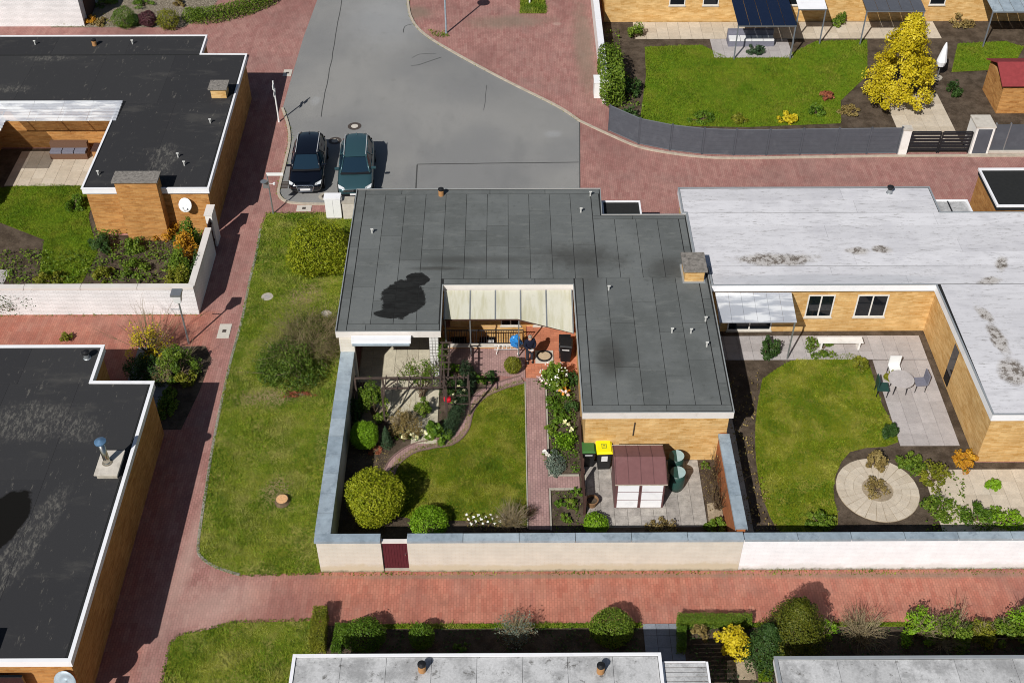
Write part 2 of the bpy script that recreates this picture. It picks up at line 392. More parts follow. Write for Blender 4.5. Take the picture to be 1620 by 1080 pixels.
plain('concrete', 'aaa396', 0.9, 0.2, var=0.12, sc=5, dirt='857d70', bump=0.2)
plain('concrete_pale', 'c2bbb0', 0.9, 0.2, var=0.1, sc=5, dirt='9a9184', bump=0.2)
plain('kerb_stone', 'b0a595', 0.9, 0.2, var=0.2, sc=6, dirt='7a7060', bump=0.3)
plain('edging_brown', '7d6660', 0.9, 0.2, var=0.2, sc=8)
plain('edge_cobble', '8f8a80', 0.95, 0.15, var=0.3, sc=9, dirt='6c6a58', bump=0.3)
plain('iron', '5b524c', 0.7, 0.4, 0.5, var=0.2, sc=14)
plain('tar', '484847', 0.9, 0.2)
plain('dark_glass', '10161c', 0.06, 0.6, var=0.02)
plain('window_frame', 'd8d4cc', 0.5, 0.3, var=0.03)
plain('grey_panel', '50535a', 0.6, 0.3, var=0.08, sc=3, dirt='5d6066', dirt_amt=0.5)
plain('grey_panel_light', '6a6e74', 0.55, 0.3, var=0.06)
plain('solar_blue', '141e34', 0.15, 0.6, var=0.06)
plain('dark_cloth', '1c2030', 0.9, 0.15, var=0.15, sc=20)
plain('trouser_cloth', '33343c', 0.9, 0.15, var=0.15, sc=20)
plain('skin', 'c99a80', 0.6, 0.3, var=0.05)
plain('hair_grey', '8a857e', 0.8, 0.2, var=0.15, sc=30)
plain('grey_cushion', '747480', 0.9, 0.15, var=0.1, sc=10)
plain('pot_brown', '8a6a4c', 0.8, 0.2, var=0.12, sc=8)
plain('red_petal_ball', 'b81428', 0.5, 0.3, var=0.1)
plain('sand', 'b8a488', 0.95, 0.1, var=0.1, sc=10)
plain('red_tile_roof', '8a3a3c', 0.8, 0.2, var=0.12, sc=5)
plain('wicker', '6a5040', 0.85, 0.2, var=0.15, sc=20)
plain('car_black', '0a0d16', 0.16, 0.6, 0.0, var=0.02)
MAT['car_black'].node_tree.nodes['Principled BSDF'].inputs['Coat Weight'].default_value = 0.6
plain('car_teal', '37555c', 0.3, 0.5, 0.3, var=0.02)
MAT['car_teal'].node_tree.nodes['Principled BSDF'].inputs['Coat Weight'].default_value = 0.5
plain('chrome', 'd0d2d4', 0.15, 0.5, 1.0, var=0.02)
plain('headlamp', 'd8dcde', 0.12, 0.6, 0.2, var=0.02)
plain('rail_silver', 'b8babc', 0.4, 0.4, 0.0, var=0.03)
plain('tyre', '17171a', 0.8, 0.2, var=0.05)
plain('rim', '8c9096', 0.3, 0.5, 0.8, var=0.05)
plain('tail_red', '6a1014', 0.2, 0.5, var=0.03)
n = NT('car_glass', 0.05, 0.6); n.color(S('1a2c3a'))
# slabs and tiles
def m_slab(name, a, b, sp=0.2):
    n = NT(name, 0.9, 0.2); c = n.mix(n.obrand(), S(a), S(b))
    c = n.val(c, n.rng(n.noise(3,6,.7),.3,.7,1-sp,1+sp,False)); c = n.val(c, n.rng(n.noise(22,4,.7),.3,.7,.85,1.15,False)); n.color(c); n.bump(n.noise(25,4), .3, .01)
m_slab('slab_beige', 'b0a894', 'bfb7a2', 0.14)
m_slab('slab_washed', '96908a', 'a8a29a', 0.3)
m_slab('slab_grey', '72767e', '858a92', 0.12)
m_slab('slab_patio', 'a29c9a', 'b0aaa8', 0.12)
m_slab('slab_sand', 'b8ab98', 'c6baa8', 0.12)
n = NT('tile_white', 0.4, 0.4); v = wallvec(n); c, f = n.brick(v, .13, .17, .014, S('dedcd8'), S('d4d2ce'), S('7a7672'), 0.0); n.color(c)
# roofing
n = NT('felt_grey', 0.92, 0.2)
c = n.mix(n.obrand(), S('5e6160'), S('6a6d6c'))
c = n.mix(n.rng(n.noise(0.5,6,.65),.4,.7,0,.6), c, S('4f5250'))
c = n.mix(n.rng(n.noise(1.2,6,.7,n.scale(n.pos,(1,3,1))),.5,.7,0,.5), c, S('737572')); c = n.mix(n.rng(n.noise(4,6,.75),.56,.7,0,.4), c, S('484a48'))
wet = n.maxs([n.blob(-4.5,39.15,.95,1.2,-.15,.05,.42,1.9), n.blob(-3.95,40.45,.5,.5,-.5,.06,.4,2.5), n.blob(-4.9,38.2,.75,.3,0,.06,.3,2.5)])
wet2 = n.maxs([n.math('MULTIPLY', n.blob(3.2,42.0,1.7,.75,0,.8,.9,1.4), .6), n.math('MULTIPLY', n.blob(7.1,41.2,.8,.7,0,.7,.7,1.5), .5), n.math('MULTIPLY', n.blob(4.2,35.4,.55,1.0,0,.5,.4,2), .55), n.math('MULTIPLY', n.blob(-3.2,41.2,1.0,.12,0,.7,.6,2), .6), n.math('MULTIPLY', n.blob(-1.3,41.8,2.5,.25,0,.7,.6,2), .4), n.math('MULTIPLY', n.blob(3.6,40.6,.5,1.2,0,.7,.6,2), .4)])
c = n.mix(wet2, c, S('2f2d29')); c = n.mix(n.math('MULTIPLY', wet, n.rng(n.noise(3.5,6,.7,n.scale(n.pos,(.5,2,1))),.3,.65,1,.9)), c, S('191816'))
c = n.val(c, n.rng(n.noise(35,3,.7),.3,.7,.9,1.1,False))
n.color(c); n.set(n.b.inputs['Roughness'], n.math('SUBTRACT', 0.92, n.math('MULTIPLY', wet, 0.35))); n.bump(n.noise(45,3), .25, .006)
plain('felt_under', '2a2b2b', 0.95, 0.1)
n = NT('felt_black', 0.93, 0.12)
c = n.mix(n.obrand(), S('323234'), S('39393a'))
c = n.mix(n.rng(n.noise(0.55,7,.7,n.scale(n.pos,(.55,1.4,1),(0,0,.2))),.54,.70,0,.4), c, S('55534f'))
c = n.mix(n.rng(n.noise(3.0,6,.75,n.scale(n.pos,(1.8,.5,1),(0,0,-.15))),.60,.68,0,.7), c, S('65625c'))
pt = n.maxs([n.blob(-18.6,32.1,1.5,1.0,.05,.3,.6,1.8), n.blob(-16.8,31.8,1.0,.6,-.4,.4,.8,2.4), n.blob(-17.1,26.0,.55,2.8,-.28,.22,.35,1.8), n.blob(-17.2,49.9,.6,1.5,0,.4,.8,2), n.blob(-27,56.8,1.2,.35,0,.5,.6,2), n.blob(-25.6,60,1.3,.3,0,.6,.6,2)])
c = n.mix(n.math('MULTIPLY', pt, n.rng(n.noise(4.5,7,.8,n.scale(n.pos,(1.5,.6,1),(0,0,.6))),.46,.62,.03,.6)), c, S('74716a'))
wt = n.maxs([n.blob(-18.15,27.2,.8,1.5,-.2,.06,.3,2.2)]); c = n.mix(wt, c, S('131210'))
c = n.val(c, n.rng(n.noise(30,3,.7),.3,.7,.88,1.12,False)); n.color(c); n.bump(n.noise(40,3), .2, .006)
n = NT('felt_white', 0.8, 0.25)
c = n.mix(n.obrand(), S('c6c5c8'), S('d4d3d6'))
c = n.mix(n.rng(n.noise(1.0,7,.7,n.scale(n.pos,(.5,2.2,1))),.46,.68,0,.6), c, S('b4b3b6'))
c = n.mix(n.rng(n.noise(2.2,7,.8,n.scale(n.pos,(.6,3.2,1))),.54,.68,0,.8), c, S('8f8d8c'))
c = n.mix(n.rng(n.noise(5.5,6,.8,n.scale(n.pos,(.35,2.2,1))),.56,.66,0,.8), c, S('77736f')); c = n.mix(n.rng(n.noise(.5,5,.6),.5,.7,0,.35), c, S('aeadb2'))
c = n.mix(n.math('MULTIPLY', n.blob(14,40.35,5,.35,0,.3,.2,1), .5), c, S('a9abb0'))
ds = n.maxs([n.blob(12.0,41.75,1.7,.4,0,.35,.7,1.6), n.blob(15.9,42.35,.5,.25,0,.4,.7,2), n.blob(17,42.45,.4,.25,0,.4,.7,2), n.blob(20.35,38.0,.25,.5,.3,.35,.6,2.4), n.blob(20.45,36.5,.3,.9,.1,.35,.6,2.4), n.blob(20.45,34.5,.55,.75,0,.3,.5,2), n.blob(21.2,40.2,.5,.25,.3,.4,.6,2.4), n.blob(22.1,41.4,.25,.5,-.5,.4,.6,2.4)])
c = n.mix(n.math('MULTIPLY', ds, .5), c, S('a39a8c')); c = n.mix(n.math('MULTIPLY', ds, n.rng(n.noise(3.6,7,.8),.47,.57,0,.9)), c, S('594f45'))
n.color(c); n.bump(n.noise(25,4), .15, .008)
n = NT('felt_mottled', 0.85, 0.25)
c = n.mix(n.obrand(), S('b4b4b4'), S('c2c2c2'))
c = n.mix(n.rng(n.noise(0.9,7,.75),.42,.62,0,.8), c, S('8c8c8c')); c = n.mix(n.rng(n.noise(2.8,7,.8),.56,.66,0,.85), c, S('5c5a56'))
c = n.val(c, n.rng(n.noise(14,4,.7),.3,.7,.85,1.12,False)); n.color(c); n.bump(n.noise(25,4), .2, .008)
n = NT('poly_sheet', 0.5, 0.4)
sx = n.scale(n.pos,(4.0,.5,1)); c = n.mix(n.rng(n.noise(.9,5,.65,sx),.42,.66,0,.6), S('dedccc'), S('c2be9a')); c = n.mix(n.rng(n.noise(2,6,.75),.6,.75,0,.4), c, S('989664')); n.color(c); tl(n, c, .3)
n = NT('clear_sheet', 0.2, 0.5)
sep = n.node('ShaderNodeSeparateXYZ'); n.set(sep.inputs[0], n.pos)
c = n.mix(n.rng(n.noise(.8,5,.6,n.scale(n.pos,(.6,3,1))),.45,.6), S('b4b8c0'), S('e6e8ea')); n.color(c); n.b.inputs['Alpha'].default_value = 0.72  # whitened colour with paler bands stands in for reflections on the sheets

# ------------------------------------------------------------------ building shell helpers
def sheets(roof, mat, spans, z, w=1.0, gap=0.022, splits=2, along='y', lap=0.003):
    """felt laid in strips; spans: (a0, a1, b0, b1): strips of width w across a, running along b"""
    rr = random.Random(int(spans[0][0]*100) + 5)
    for (a0, a1, b0, b1) in spans:
        k = max(1, round((a1-a0)/w)); ww = (a1-a0)/k
        for i in range(k):
            cuts = sorted([b0, b1] + [b0 + (b1-b0)*(j+1)/(splits+1) + rr.uniform(-.25,.25)*(b1-b0)/(splits+1)*1.6 for j in range(splits)])
            for j in range(len(cuts)-1):
                x0, x1 = a0+i*ww+gap/2, a0+(i+1)*ww-gap/2; y0, y1 = cuts[j]+(gap/2 if j else 0), cuts[j+1]-(gap/2 if j < len(cuts)-2 else 0)
                zz = z + rr.uniform(0, lap)
                mb = MB()
                if along == 'y': mb.box(x0, x1, y0, y1, z-.008, zz)
                else: mb.box(y0, y1, x0, x1, z-.008, zz)
                mb.build('felt_sheet', mat, roof)
def vent(parent, x, y, z, kind='t'):
    if kind == 't':
        MB().lathe((x,y,z), [(.04,0),(.04,.22)], 8).bar((x-.065,y,z+.24),(x+.065,y,z+.24),.04,n=8).build('vent_pipe', 'vent_grey', parent)
    elif kind == 'clay':
        o = MB().lathe((x,y,z), [(.13,0),(.13,.26),(.1,.27)], 14).build('vent_pipe', 'clay_pipe', parent)
        MB().lathe((x,y,z+.3), [(.12,0),(.14,.04),(.14,.09),(.05,.13)], 14).bar((x-.08,y,z+.22),(x-.08,y,z+.32),.015).bar((x+.08,y,z+.22),(x+.08,y,z+.32),.015).build('vent_pipe', 'black_plastic', parent)
    else:
        MB().lathe((x,y,z), [(.16,0),(.12,.03),(.11,.2)], 14).build('vent_pipe', 'galvanised', parent)
        MB().lathe((x,y,z+.24), [(.13,0),(.16,.05),(.16,.12),(.06,.17)], 14).bar((x,y,z+.15),(x,y,z+.3),.05).build('vent_pipe', 'black_plastic', parent)
def window(parent, x0, x1, y, z0, z1, glass='dark_glass', facing=-1, frame='window_frame', mull=1):
    """window in a wall facing -y (facing=-1)"""
    mb = MB(); t = .06; yo = y + facing*.035
    a, b = sorted((y + facing*.003, yo))
    mb.box(x0,x1,a,b,z0,z0+t).box(x0,x1,a,b,z1-t,z1).box(x0,x0+t,a,b,z0+t,z1-t).box(x1-t,x1,a,b,z0+t,z1-t)
    for k in range(mull):
        xm = x0 + (x1-x0)*(k+1)/(mull+1); mb.box(xm-.03,xm+.03,a,b,z0+t,z1-t)
    w = mb.build('window', frame, parent)
    a, b = sorted((y + facing*.002, y + facing*.014))
    MB().box(x0+t*.8,x1-t*.8,a,b,z0+t*.8,z1-t*.8).build('pane', glass, w)
    MB().box(x0-.04,x1+.04,*sorted((y+facing*.001,y+facing*.09)),z0-.05,z0-.004).build('sill', 'concrete_pale', w)
def chimney(parent, x0, x1, y0, y1, z0, z1, brick, cap=.12, capm='concrete', over=.1):
    c = MB().box(x0,x1,y0,y1,z0,z1).build('chimney', brick, parent)
    MB().box(x0-over,x1+over,y0-over,y1+over,z1+.002,z1+cap).build('chimney_cap', capm, c)
    return c
def coping(parent, pts, w, z, mat='zinc', piece=2.0, t=.06, drop=.07):
    """metal capping in separate lengths along a wall"""
    for i in range(len(pts)-1):
        a, b = Vector(pts[i]), Vector(pts[i+1]); L = (b-a).length; k = max(1, round(L/piece)); ang = math.atan2(b.y-a.y, b.x-a.x)
        m = None
        for j in range(k):
            c = a + (b-a)*((j+.5)/k); l = L/k/2-.011
            if m is None:
                m = MB().box(-l,l,-w/2,w/2,0,t).box(-l,l,-w/2-.012,-w/2-.001,-drop,t-.003).box(-l,l,w/2+.001,w/2+.012,-drop,t-.003).build('coping', mat, parent, loc=(c.x,c.y,z), rz=ang)
            else: copy_part(m, (c.x,c.y,z+random.uniform(-.004,.004)), parent, ang+random.uniform(-.002,.002))
def slabs(parent, x0, x1, y0, y1, z, sx, sy, mat, gap=.014, t=.03, bond=0.0, skip=None, name='slab'):
    kx, ky = max(1,round((x1-x0)/sx)), max(1,round((y1-y0)/sy)); dx, dy = (x1-x0)/kx, (y1-y0)/ky; m = None
    for j in range(ky):
        o = dx*bond if j % 2 else 0.0
        for i in range(kx):
            cx, cy = x0+(i+.5)*dx+o, y0+(j+.5)*dy
            if cx+dx/2 > x1+.01: cx = x0+dx/2-dx+o if False else x1-dx/2
            if skip and skip(cx,cy): continue
            if m is None: m = MB().box(-dx/2+gap/2,dx/2-gap/2,-dy/2+gap/2,dy/2-gap/2,-t,0).build(name, mat, parent, loc=(cx,cy,z))
            else: copy_part(m, (cx,cy,z+random.uniform(-.002,.002)), parent)

# ------------------------------------------------------------------ vegetation helpers
def raw_mesh(name, V, F, rnd=None):
    me = bpy.data.meshes.new(name); nv, nf, k = len(V), len(F), F.shape[1]
    me.vertices.add(nv); me.vertices.foreach_set('co', V.astype(np.float32).ravel())
    me.loops.add(nf*k); me.loops.foreach_set('vertex_index', F.astype(np.int32).ravel())
    me.polygons.add(nf); me.polygons.foreach_set('loop_start', np.arange(0,nf*k,k,dtype=np.int32)); me.polygons.foreach_set('loop_total', np.full(nf,k,dtype=np.int32))
    if rnd is not None:
        a = me.attributes.new('rnd','FLOAT','FACE'); a.data.foreach_set('value', rnd.astype(np.float32))
    me.update(calc_edges=True); return me
def raw_obj(name, V, F, mat, parent=None, rnd=None):
    me = raw_mesh(name, V, F, rnd); me.materials.append(MAT[mat])
    return link(bpy.data.objects.new(name, me), parent)
def norm(a): return a/np.maximum(1e-9, np.linalg.norm(a,axis=1,keepdims=True))
def leaves(P, N, size, aspect=0.55, jit=0.8, cl=None):
    n = len(P); nn = norm(N + rng.normal(0,jit,(n,3))); t = norm(np.cross(nn, rng.normal(0,1,(n,3)))); b = np.cross(nn,t)
    s = (size*rng.uniform(.65,1.35,n))[:,None]
    V = np.stack([P - t*s*.5, P + b*s*.5*aspect, P + t*s*.5, P - b*s*.5*aspect],1).reshape(-1,3)
    F = np.arange(n*4).reshape(n,4)
    r = rng.uniform(0,1,n) if cl is None else np.clip(cl + rng.normal(0,.22,n),0,1)
    return V, F, r
def tubes(lines):       # lines: list of (points Nx3, r0, r1): three-sided tapering stems
    Vs, Fs, b = [], [], 0
    for P, r0, r1 in lines:
        P = np.asarray(P,float); k = len(P); d = norm(np.gradient(P,axis=0)); up = np.where(np.abs(d[:,2:3])<.9, [[0,0,1.]], [[1.,0,0]])
        u = norm(np.cross(d,up)); w = np.cross(u,d); r = np.linspace(r0,r1,k)[:,None]
        V = np.stack([P + (u*math.cos(a)+w*math.sin(a))*r for a in (0,2.094,4.189)],1).reshape(-1,3)
        F = [(i*3+j, i*3+(j+1)%3, i*3+3+(j+1)%3, i*3+3+j) for i in range(k-1) for j in range(3)]
        Vs.append(V); Fs.append(np.array(F)+b); b += len(V)
    return np.concatenate(Vs), np.concatenate(Fs)
def stems(root, x, y, targets, r0=.03, mat='bark', name='stem', z=0.0, sub=0, spread=.3):
    L = []
    for T in targets:
        a = np.array([x,y,z]) + np.append(rng.normal(0,.06,2),0); T = np.asarray(T)
        mid = a*.5+T*.5 + np.append(rng.normal(0,.08,2), .05)
        t = np.linspace(0,1,6)[:,None]; P = (1-t)**2*a + 2*t*(1-t)*mid + t*t*T
        L.append((P,r0,r0*.35))
        for s in range(sub):
            k = rng.integers(2,5); q = P[k]; e = q + (T-q)*rng.uniform(.6,1.1) + rng.normal(0,spread,3)*np.array([1,1,.6])
            m2 = (q+e)/2 + rng.normal(0,.05,3); L.append((np.stack([q,m2,e]), r0*.45, r0*.15))
    V, F = tubes(L); return raw_obj(name, V, F, mat, root)
def dome(n, r=None):    # directions
    d = norm(rng.normal(0,1,(n,3))); return d
def ball(name, label, cat, x, y, rx, ry, rz, zc, mat, n=5000, size=.08, lump=.05, group=None, shell=.72, flat=0.0, z0=0.0):
    root = thing(name, label, cat, (x,y,z0), group)
    d = dome(n); ph = rng.uniform(0,6.28,6)
    bump = 1 + lump*(np.sin(5*d[:,0]+ph[0])+np.sin(5*d[:,1]+ph[1])+np.sin(6*d[:,2]+ph[2]))/1.5 + lump*.6*np.sin(13*d[:,0]+ph[3])*np.sin(13*d[:,1]+ph[4])
    r = rng.uniform(shell**3,1,n)**(1/3)*bump*np.where(rng.uniform(0,1,n)<.05,rng.uniform(1.0,1.1,n),1.0)
    P = d*r[:,None]*np.array([rx,ry,rz]) + np.array([x,y,zc]); P = P[P[:,2] > z0+.03]
    N = (P-np.array([x,y,zc]))/np.array([rx,ry,rz])
    cl = .5+.3*np.sin(P[:,0]*7+ph[0])*np.sin(P[:,1]*7+ph[1])*np.sin(P[:,2]*7+ph[2])
    V,F,q = leaves(P, N, size, .6, .7, cl); raw_obj('crown', V, F, mat, root, q)
    stems(root, x, y, [(x+rng.normal(0,.2)*rx, y+rng.normal(0,.2)*ry, zc+rz*.3) for _ in range(5)], .03, z=z0)
    return root
def bush(name, label, cat, x, y, r, h, mat, n=4000, size=.08, clumps=26, group=None, bare=0, twig='twig', low=.15, ry=None, z0=0.0, spread=.24, gap=.0, stem='bark'):
    ry = ry or r; root = thing(name, label, cat, (x,y,z0), group)
    d = dome(clumps); d[:,2] = np.abs(d[:,2]); rad = rng.uniform(.45,.92,clumps)[:,None]
    C = d*rad*np.array([r,ry,h*(1-low)]) + np.array([x,y,z0+h*low])
    idx = rng.integers(0,clumps,n); cs = rng.uniform(.6,1.2,clumps)[idx][:,None]
    q = dome(n)*(rng.uniform(.25,1,n)**.5)[:,None]*cs*np.array([r,ry,h*.8])*spread*1.25
    P = C[idx]+q; P[:,2] = np.maximum(P[:,2], z0+.03)
    cl = rng.uniform(.15,.85,clumps)[idx]
    V,F,rn = leaves(P, q/np.linalg.norm(q,axis=1,keepdims=True)+np.array([0,0,.5]), size, .6, .7, cl)
    raw_obj('crown', V, F, mat, root, rn)
    stems(root, x, y, list(C[:min(clumps,16)]), .028, stem, z=z0)
    if bare:
        T = [np.array([x,y,z0])+np.array([rng.normal(0,.6)*r, rng.normal(0,.6)*ry, h*rng.uniform(.8,1.12)]) for _ in range(bare)]
        stems(root, x, y, T, .016, twig, 'twig', z0, 3, r*.25)
    return root
def bare_shrub(name, label, cat, x, y, r, h, mat, nst=30, sub=4, leafn=300, lmat='leaf_olive', lsize=.06, group=None, r0=.014, up=.75, z0=0.0):
    root = thing(name, label, cat, (x,y,z0), group)
    T = [(x+r*math.cos(a)*q, y+r*math.sin(a)*q, z0+h*rng.uniform(up,1.0)) for a,q in zip(rng.uniform(0,6.28,nst), np.sqrt(rng.uniform(.02,1,nst)))]
    stems(root, x, y, T, r0, mat, 'stem', z0, sub, r*.22)
    if leafn:
        T = np.array(T); i = rng.integers(0,len(T),leafn); P = np.array([x,y,z0]) + (T[i]-np.array([x,y,z0]))*rng.uniform(.4,1.05,(leafn,1)) + rng.normal(0,.1,(leafn,3)); P[:,2] = np.maximum(P[:,2],z0+.03)
        V,F,q = leaves(P, np.tile([0,0,1.],(leafn,1)), lsize); raw_obj('crown', V, F, lmat, root, q)
    return root
def hedge(name, label, poly, z1, mat, dens=1300, size=.05, z0=0.0, rnd_top=.1, cat='hedge'):
    """clipped hedge over a convex ground polygon"""
    cx = sum(p[0] for p in poly)/len(poly); cy = sum(p[1] for p in poly)/len(poly)
    root = thing(name, label, cat, (cx,cy,z0)); P = []; N = []
    xs = [p[0] for p in poly]; ys = [p[1] for p in poly]
    A = (max(xs)-min(xs))*(max(ys)-min(ys)); m = int(A*dens*1.6)
    q = np.stack([rng.uniform(min(xs),max(xs),m), rng.uniform(min(ys),max(ys),m)],1); q = q[inside(q,poly)]
    P.append(np.column_stack([q, z1 - rng.uniform(0,.10,len(q)) + .03*np.sin(q[:,0]*6)*np.sin(q[:,1]*5)])); N.append(np.tile([0,0,1.],(len(q),1)))
    for i in range(len(poly)):
        a, b = np.array(poly[i]), np.array(poly[(i+1)%len(poly)]); L = np.linalg.norm(b-a); m = int(L*(z1-z0)*dens*1.5); t = rng.uniform(0,1,(m,1)); nn = np.array([b[1]-a[1], a[0]-b[0]])/L
        p = a+(b-a)*t - nn*rng.uniform(-.02,.16,(m,1)); P.append(np.column_stack([p, rng.uniform(z0+.04,z1-.02,m)])); N.append(np.tile([nn[0],nn[1],.2],(m,1)))
    P = np.concatenate(P); N = np.concatenate(N)
    cl = .5+.3*np.sin(P[:,0]*5)*np.sin(P[:,1]*6+1)*np.sin(P[:,2]*6)
    V,F,r = leaves(P, N, size, .6, .4, cl); raw_obj('crown', V, F, mat, root, r)
    k = max(3,int(A*2)); stems(root, cx, cy, [(rng.uniform(min(xs)*.7+cx*.3,max(xs)*.7+cx*.3), rng.uniform(min(ys)*.7+cy*.3,max(ys)*.7+cy*.3), z1*.8) for _ in range(k)], .02, z=z0)
    return root
def conifer(name, label, x, y, r, h, mat, n=3000, size=.08, cat='conifer', group=None, power=.8):
    root = thing(name, label, cat, (x,y,0), group)
    t = rng.uniform(.02,1,n); a = rng.uniform(0,6.28,n); rr = r*(1-t)**power*rng.uniform(.55,1.05,n)*(1+.12*np.sin(a*5+t*30))
    P = np.column_stack([x+rr*np.cos(a), y+rr*np.sin(a), t*h+.04]); N = np.column_stack([np.cos(a),np.sin(a),np.full(n,.5)])
    V,F,q = leaves(P,N,size,.45,.5); raw_obj('crown',V,F,mat,root,q)
    V,F = tubes([(np.array([[x,y,0],[x,y,h*.5],[x,y,h*.96]]), .05,.01)]); raw_obj('trunk',V,F,'bark',root); return root
def flowers(name, label, pts, mat, leafm='leaf_green', size=.13, h=.35, k=6, group=None, cat='flowers', lsize=.14):
    """a clump of flowering plants: leafy stems and one blossom per point"""
    cx = sum(p[0] for p in pts)/len(pts); cy = sum(p[1] for p in pts)/len(pts); root = thing(name, label, cat, (cx,cy,0), group)
    L = []; P = []; 
    for p in pts:
        L.append((np.array([[p[0],p[1],0],[p[0]+.02,p[1],h*.6],[p[0],p[1],h]]), .012,.008))
        P += [(p[0]+rng.normal(0,.1), p[1]+rng.normal(0,.1), rng.uniform(.05,h*.85)) for _ in range(k*2)]
    V,F = tubes(L); raw_obj('stem',V,F,'leaf_green',root,np.zeros(len(F)))
    P = np.array(P); V,F,q = leaves(P, np.tile([0,0,1.],(len(P),1)), lsize, .35); raw_obj('foliage',V,F,leafm,root,q)
    for p in pts:
        Q = np.array([(p[0],p[1],h)]) + rng.normal(0,size*.22,(k*2,3)); V,F,q = leaves(Q, rng.normal(0,.5,(len(Q),3))+np.array([0,0,1.]), size*.8, .8); raw_obj('blossom',V,F,mat,root,q)
    return root
def inside(q, poly):
    x, y = q[:,0], q[:,1]; c = np.zeros(len(q),bool); n = len(poly)
    for i in range(n):
        x0,y0 = poly[i][:2]; x1,y1 = poly[(i+1)%n][:2]
        if abs(y1-y0) < 1e-9: continue
        k = ((y0>y) != (y1>y)) & (x < (x1-x0)*(y-y0)/(y1-y0)+x0); c ^= k
    return c
def grass(label, poly, mat, dens, z, h=.07, holes=(), fringe=0.0):
    p2 = offset(poly, fringe) if fringe else poly
    xs = [p[0] for p in p2]; ys = [p[1] for p in p2]; m = int((max(xs)-min(xs))*(max(ys)-min(ys))*dens)
    q = np.stack([rng.uniform(min(xs),max(xs),m), rng.uniform(min(ys),max(ys),m)],1); k = inside(q,p2)
    for hx,hy,hr in holes: k &= np.hypot(q[:,0]-hx, q[:,1]-hy) > hr
    q = q[k]; n = len(q); a = rng.uniform(0,6.28,n); w = rng.uniform(.012,.03,n); hh = h*rng.uniform(.5,1.5,n)*(0.7+.6*(np.sin(q[:,0]*1.7)*np.sin(q[:,1]*1.3+1)*.5+.5)); ln = rng.normal(0,.6,(n,2))*hh[:,None]
    dx, dy = np.cos(a)*w, np.sin(a)*w
    V = np.stack([np.column_stack([q[:,0]-dx,q[:,1]-dy,np.full(n,z-.005)]), np.column_stack([q[:,0]+dx,q[:,1]+dy,np.full(n,z-.005)]), np.column_stack([q[:,0]+ln[:,0],q[:,1]+ln[:,1],z+hh])],1).reshape(-1,3)
    o = raw_obj('grass', V, np.arange(3*n).reshape(n,3), mat, None, rng.uniform(0,1,n)); return tag(o, label, 'grass', kind='stuff')

# ================================================================== THE SETTING
PIT = (-2.9, 0.7, 39.35, 40.6)        # sunken light well in front of the cellar windows
def holed(x0, x1, y0, y1, z):
    a, b, c, d = PIT; mb = MB()
    for r in ((x0,a,y0,y1),(b,x1,y0,y1),(a,b,y0,c),(a,b,d,y1)): mb.sheet(rect(*r), z)
    return mb
struct('terrain', holed(-1500,1500,-1500,1500,-.05), 'terrain')
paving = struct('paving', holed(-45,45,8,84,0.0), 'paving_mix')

# asphalt road
R_L = [at(502,-30), at(502,0), at(480,60), at(462,120), at(447,172)]
kerbL = smooth_line([at(447,172), at(456,200), at(458,225), at(452,255), at(443,292), at(441,308), at(452,319), at(480,323), at(560,324)], 5)
kerbR = smooth_line([at(643,-30), at(645,0), at(651,30), at(672,55), at(720,85), at(800,128), at(880,168), at(917,192)], 6)
road_poly = R_L[:-1] + kerbL + [(-7.3,50.05),(-7.3,47.4),(3.8,47.4),(3.83,51.4),at(917,192)] + kerbR[::-1][1:]
road = struct('road', MB().sheet(road_poly, .006), 'asphalt')
def strip(pts, w, z, name, parent, mat):
    R, L = band(pts, w/2, w/2); mb = MB()
    for i in range(len(R)-1): mb.add([(*R[i],z),(*R[i+1],z),(*L[i+1],z),(*L[i],z)], [(0,1,2,3)])
    return mb.build(name, mat, parent)
def wob(a, b, k=8, s=.05):
    a, b = Vector(a), Vector(b); return [tuple(a+(b-a)*i/k + Vector((random.uniform(-s,s),random.uniform(-s,s)))) for i in range(k+1)]
strip(wob(at(541,0),at(525,95),8,.03)+wob(at(521,110),at(508,185),6,.03), .05, .009, 'tar_seam', road, 'tar')
strip(wob(at(660,260),at(916,257),12,.015), .07, .009, 'tar_seam', road, 'tar')
strip([at(660,261),at(658,298)], .07, .010, 'tar_seam', road, 'tar')
strip(smooth_line([at(650,104),at(662,103),at(680,97),at(698,91)],4), .06, .009, 'crack', road, 'tar')
strip(smooth_line([at(652,92),at(665,86),at(690,85)],4), .04, .009, 'crack', road, 'tar')
strip(smooth_line([at(638,52),at(641,42),at(655,38)],4), .05, .009, 'crack', road, 'tar')
strip(wob(at(769,135),at(766,175),6,.04), .03, .009, 'crack', road, 'tar')
strip([at(917,192),(3.83,51.4),(3.8,47.4)], .05, .009, 'tar_seam', road, 'tar')
# kerb stones
def kerb(pts, label, w=.14, h=.07, mat='kerb_stone', step=1.0):
    P = [Vector(p) for p in pts]; k = tag(thing('kerb', None, None, (P[0].x,P[0].y,0)), kind='structure')
    acc = [P[0]]; d = 0
    for i in range(1,len(P)):
        d += (P[i]-P[i-1]).length; acc.append(P[i])
        if d >= step or i == len(P)-1:
            R, L = band(acc, w/2, w/2); mb = MB(); n = len(R); o = random.uniform(-.008,.01)
            mb.prism([*R, *L[::-1]], 0, h+o); mb.build('kerb_stone', mat, k); acc = [P[i]]; d = 0
    return k
kerb(kerbL, '')
kerb(kerbR + smooth_line([at(917,192), at(962,213), at(1010,233), at(1060,243), at(1110,249), at(1160,251), at(1250,250), at(1420,247.5), at(1530,247)], 5)[1:], '')
kerb([at(1530,247), at(1700,246)], '', w=.22)

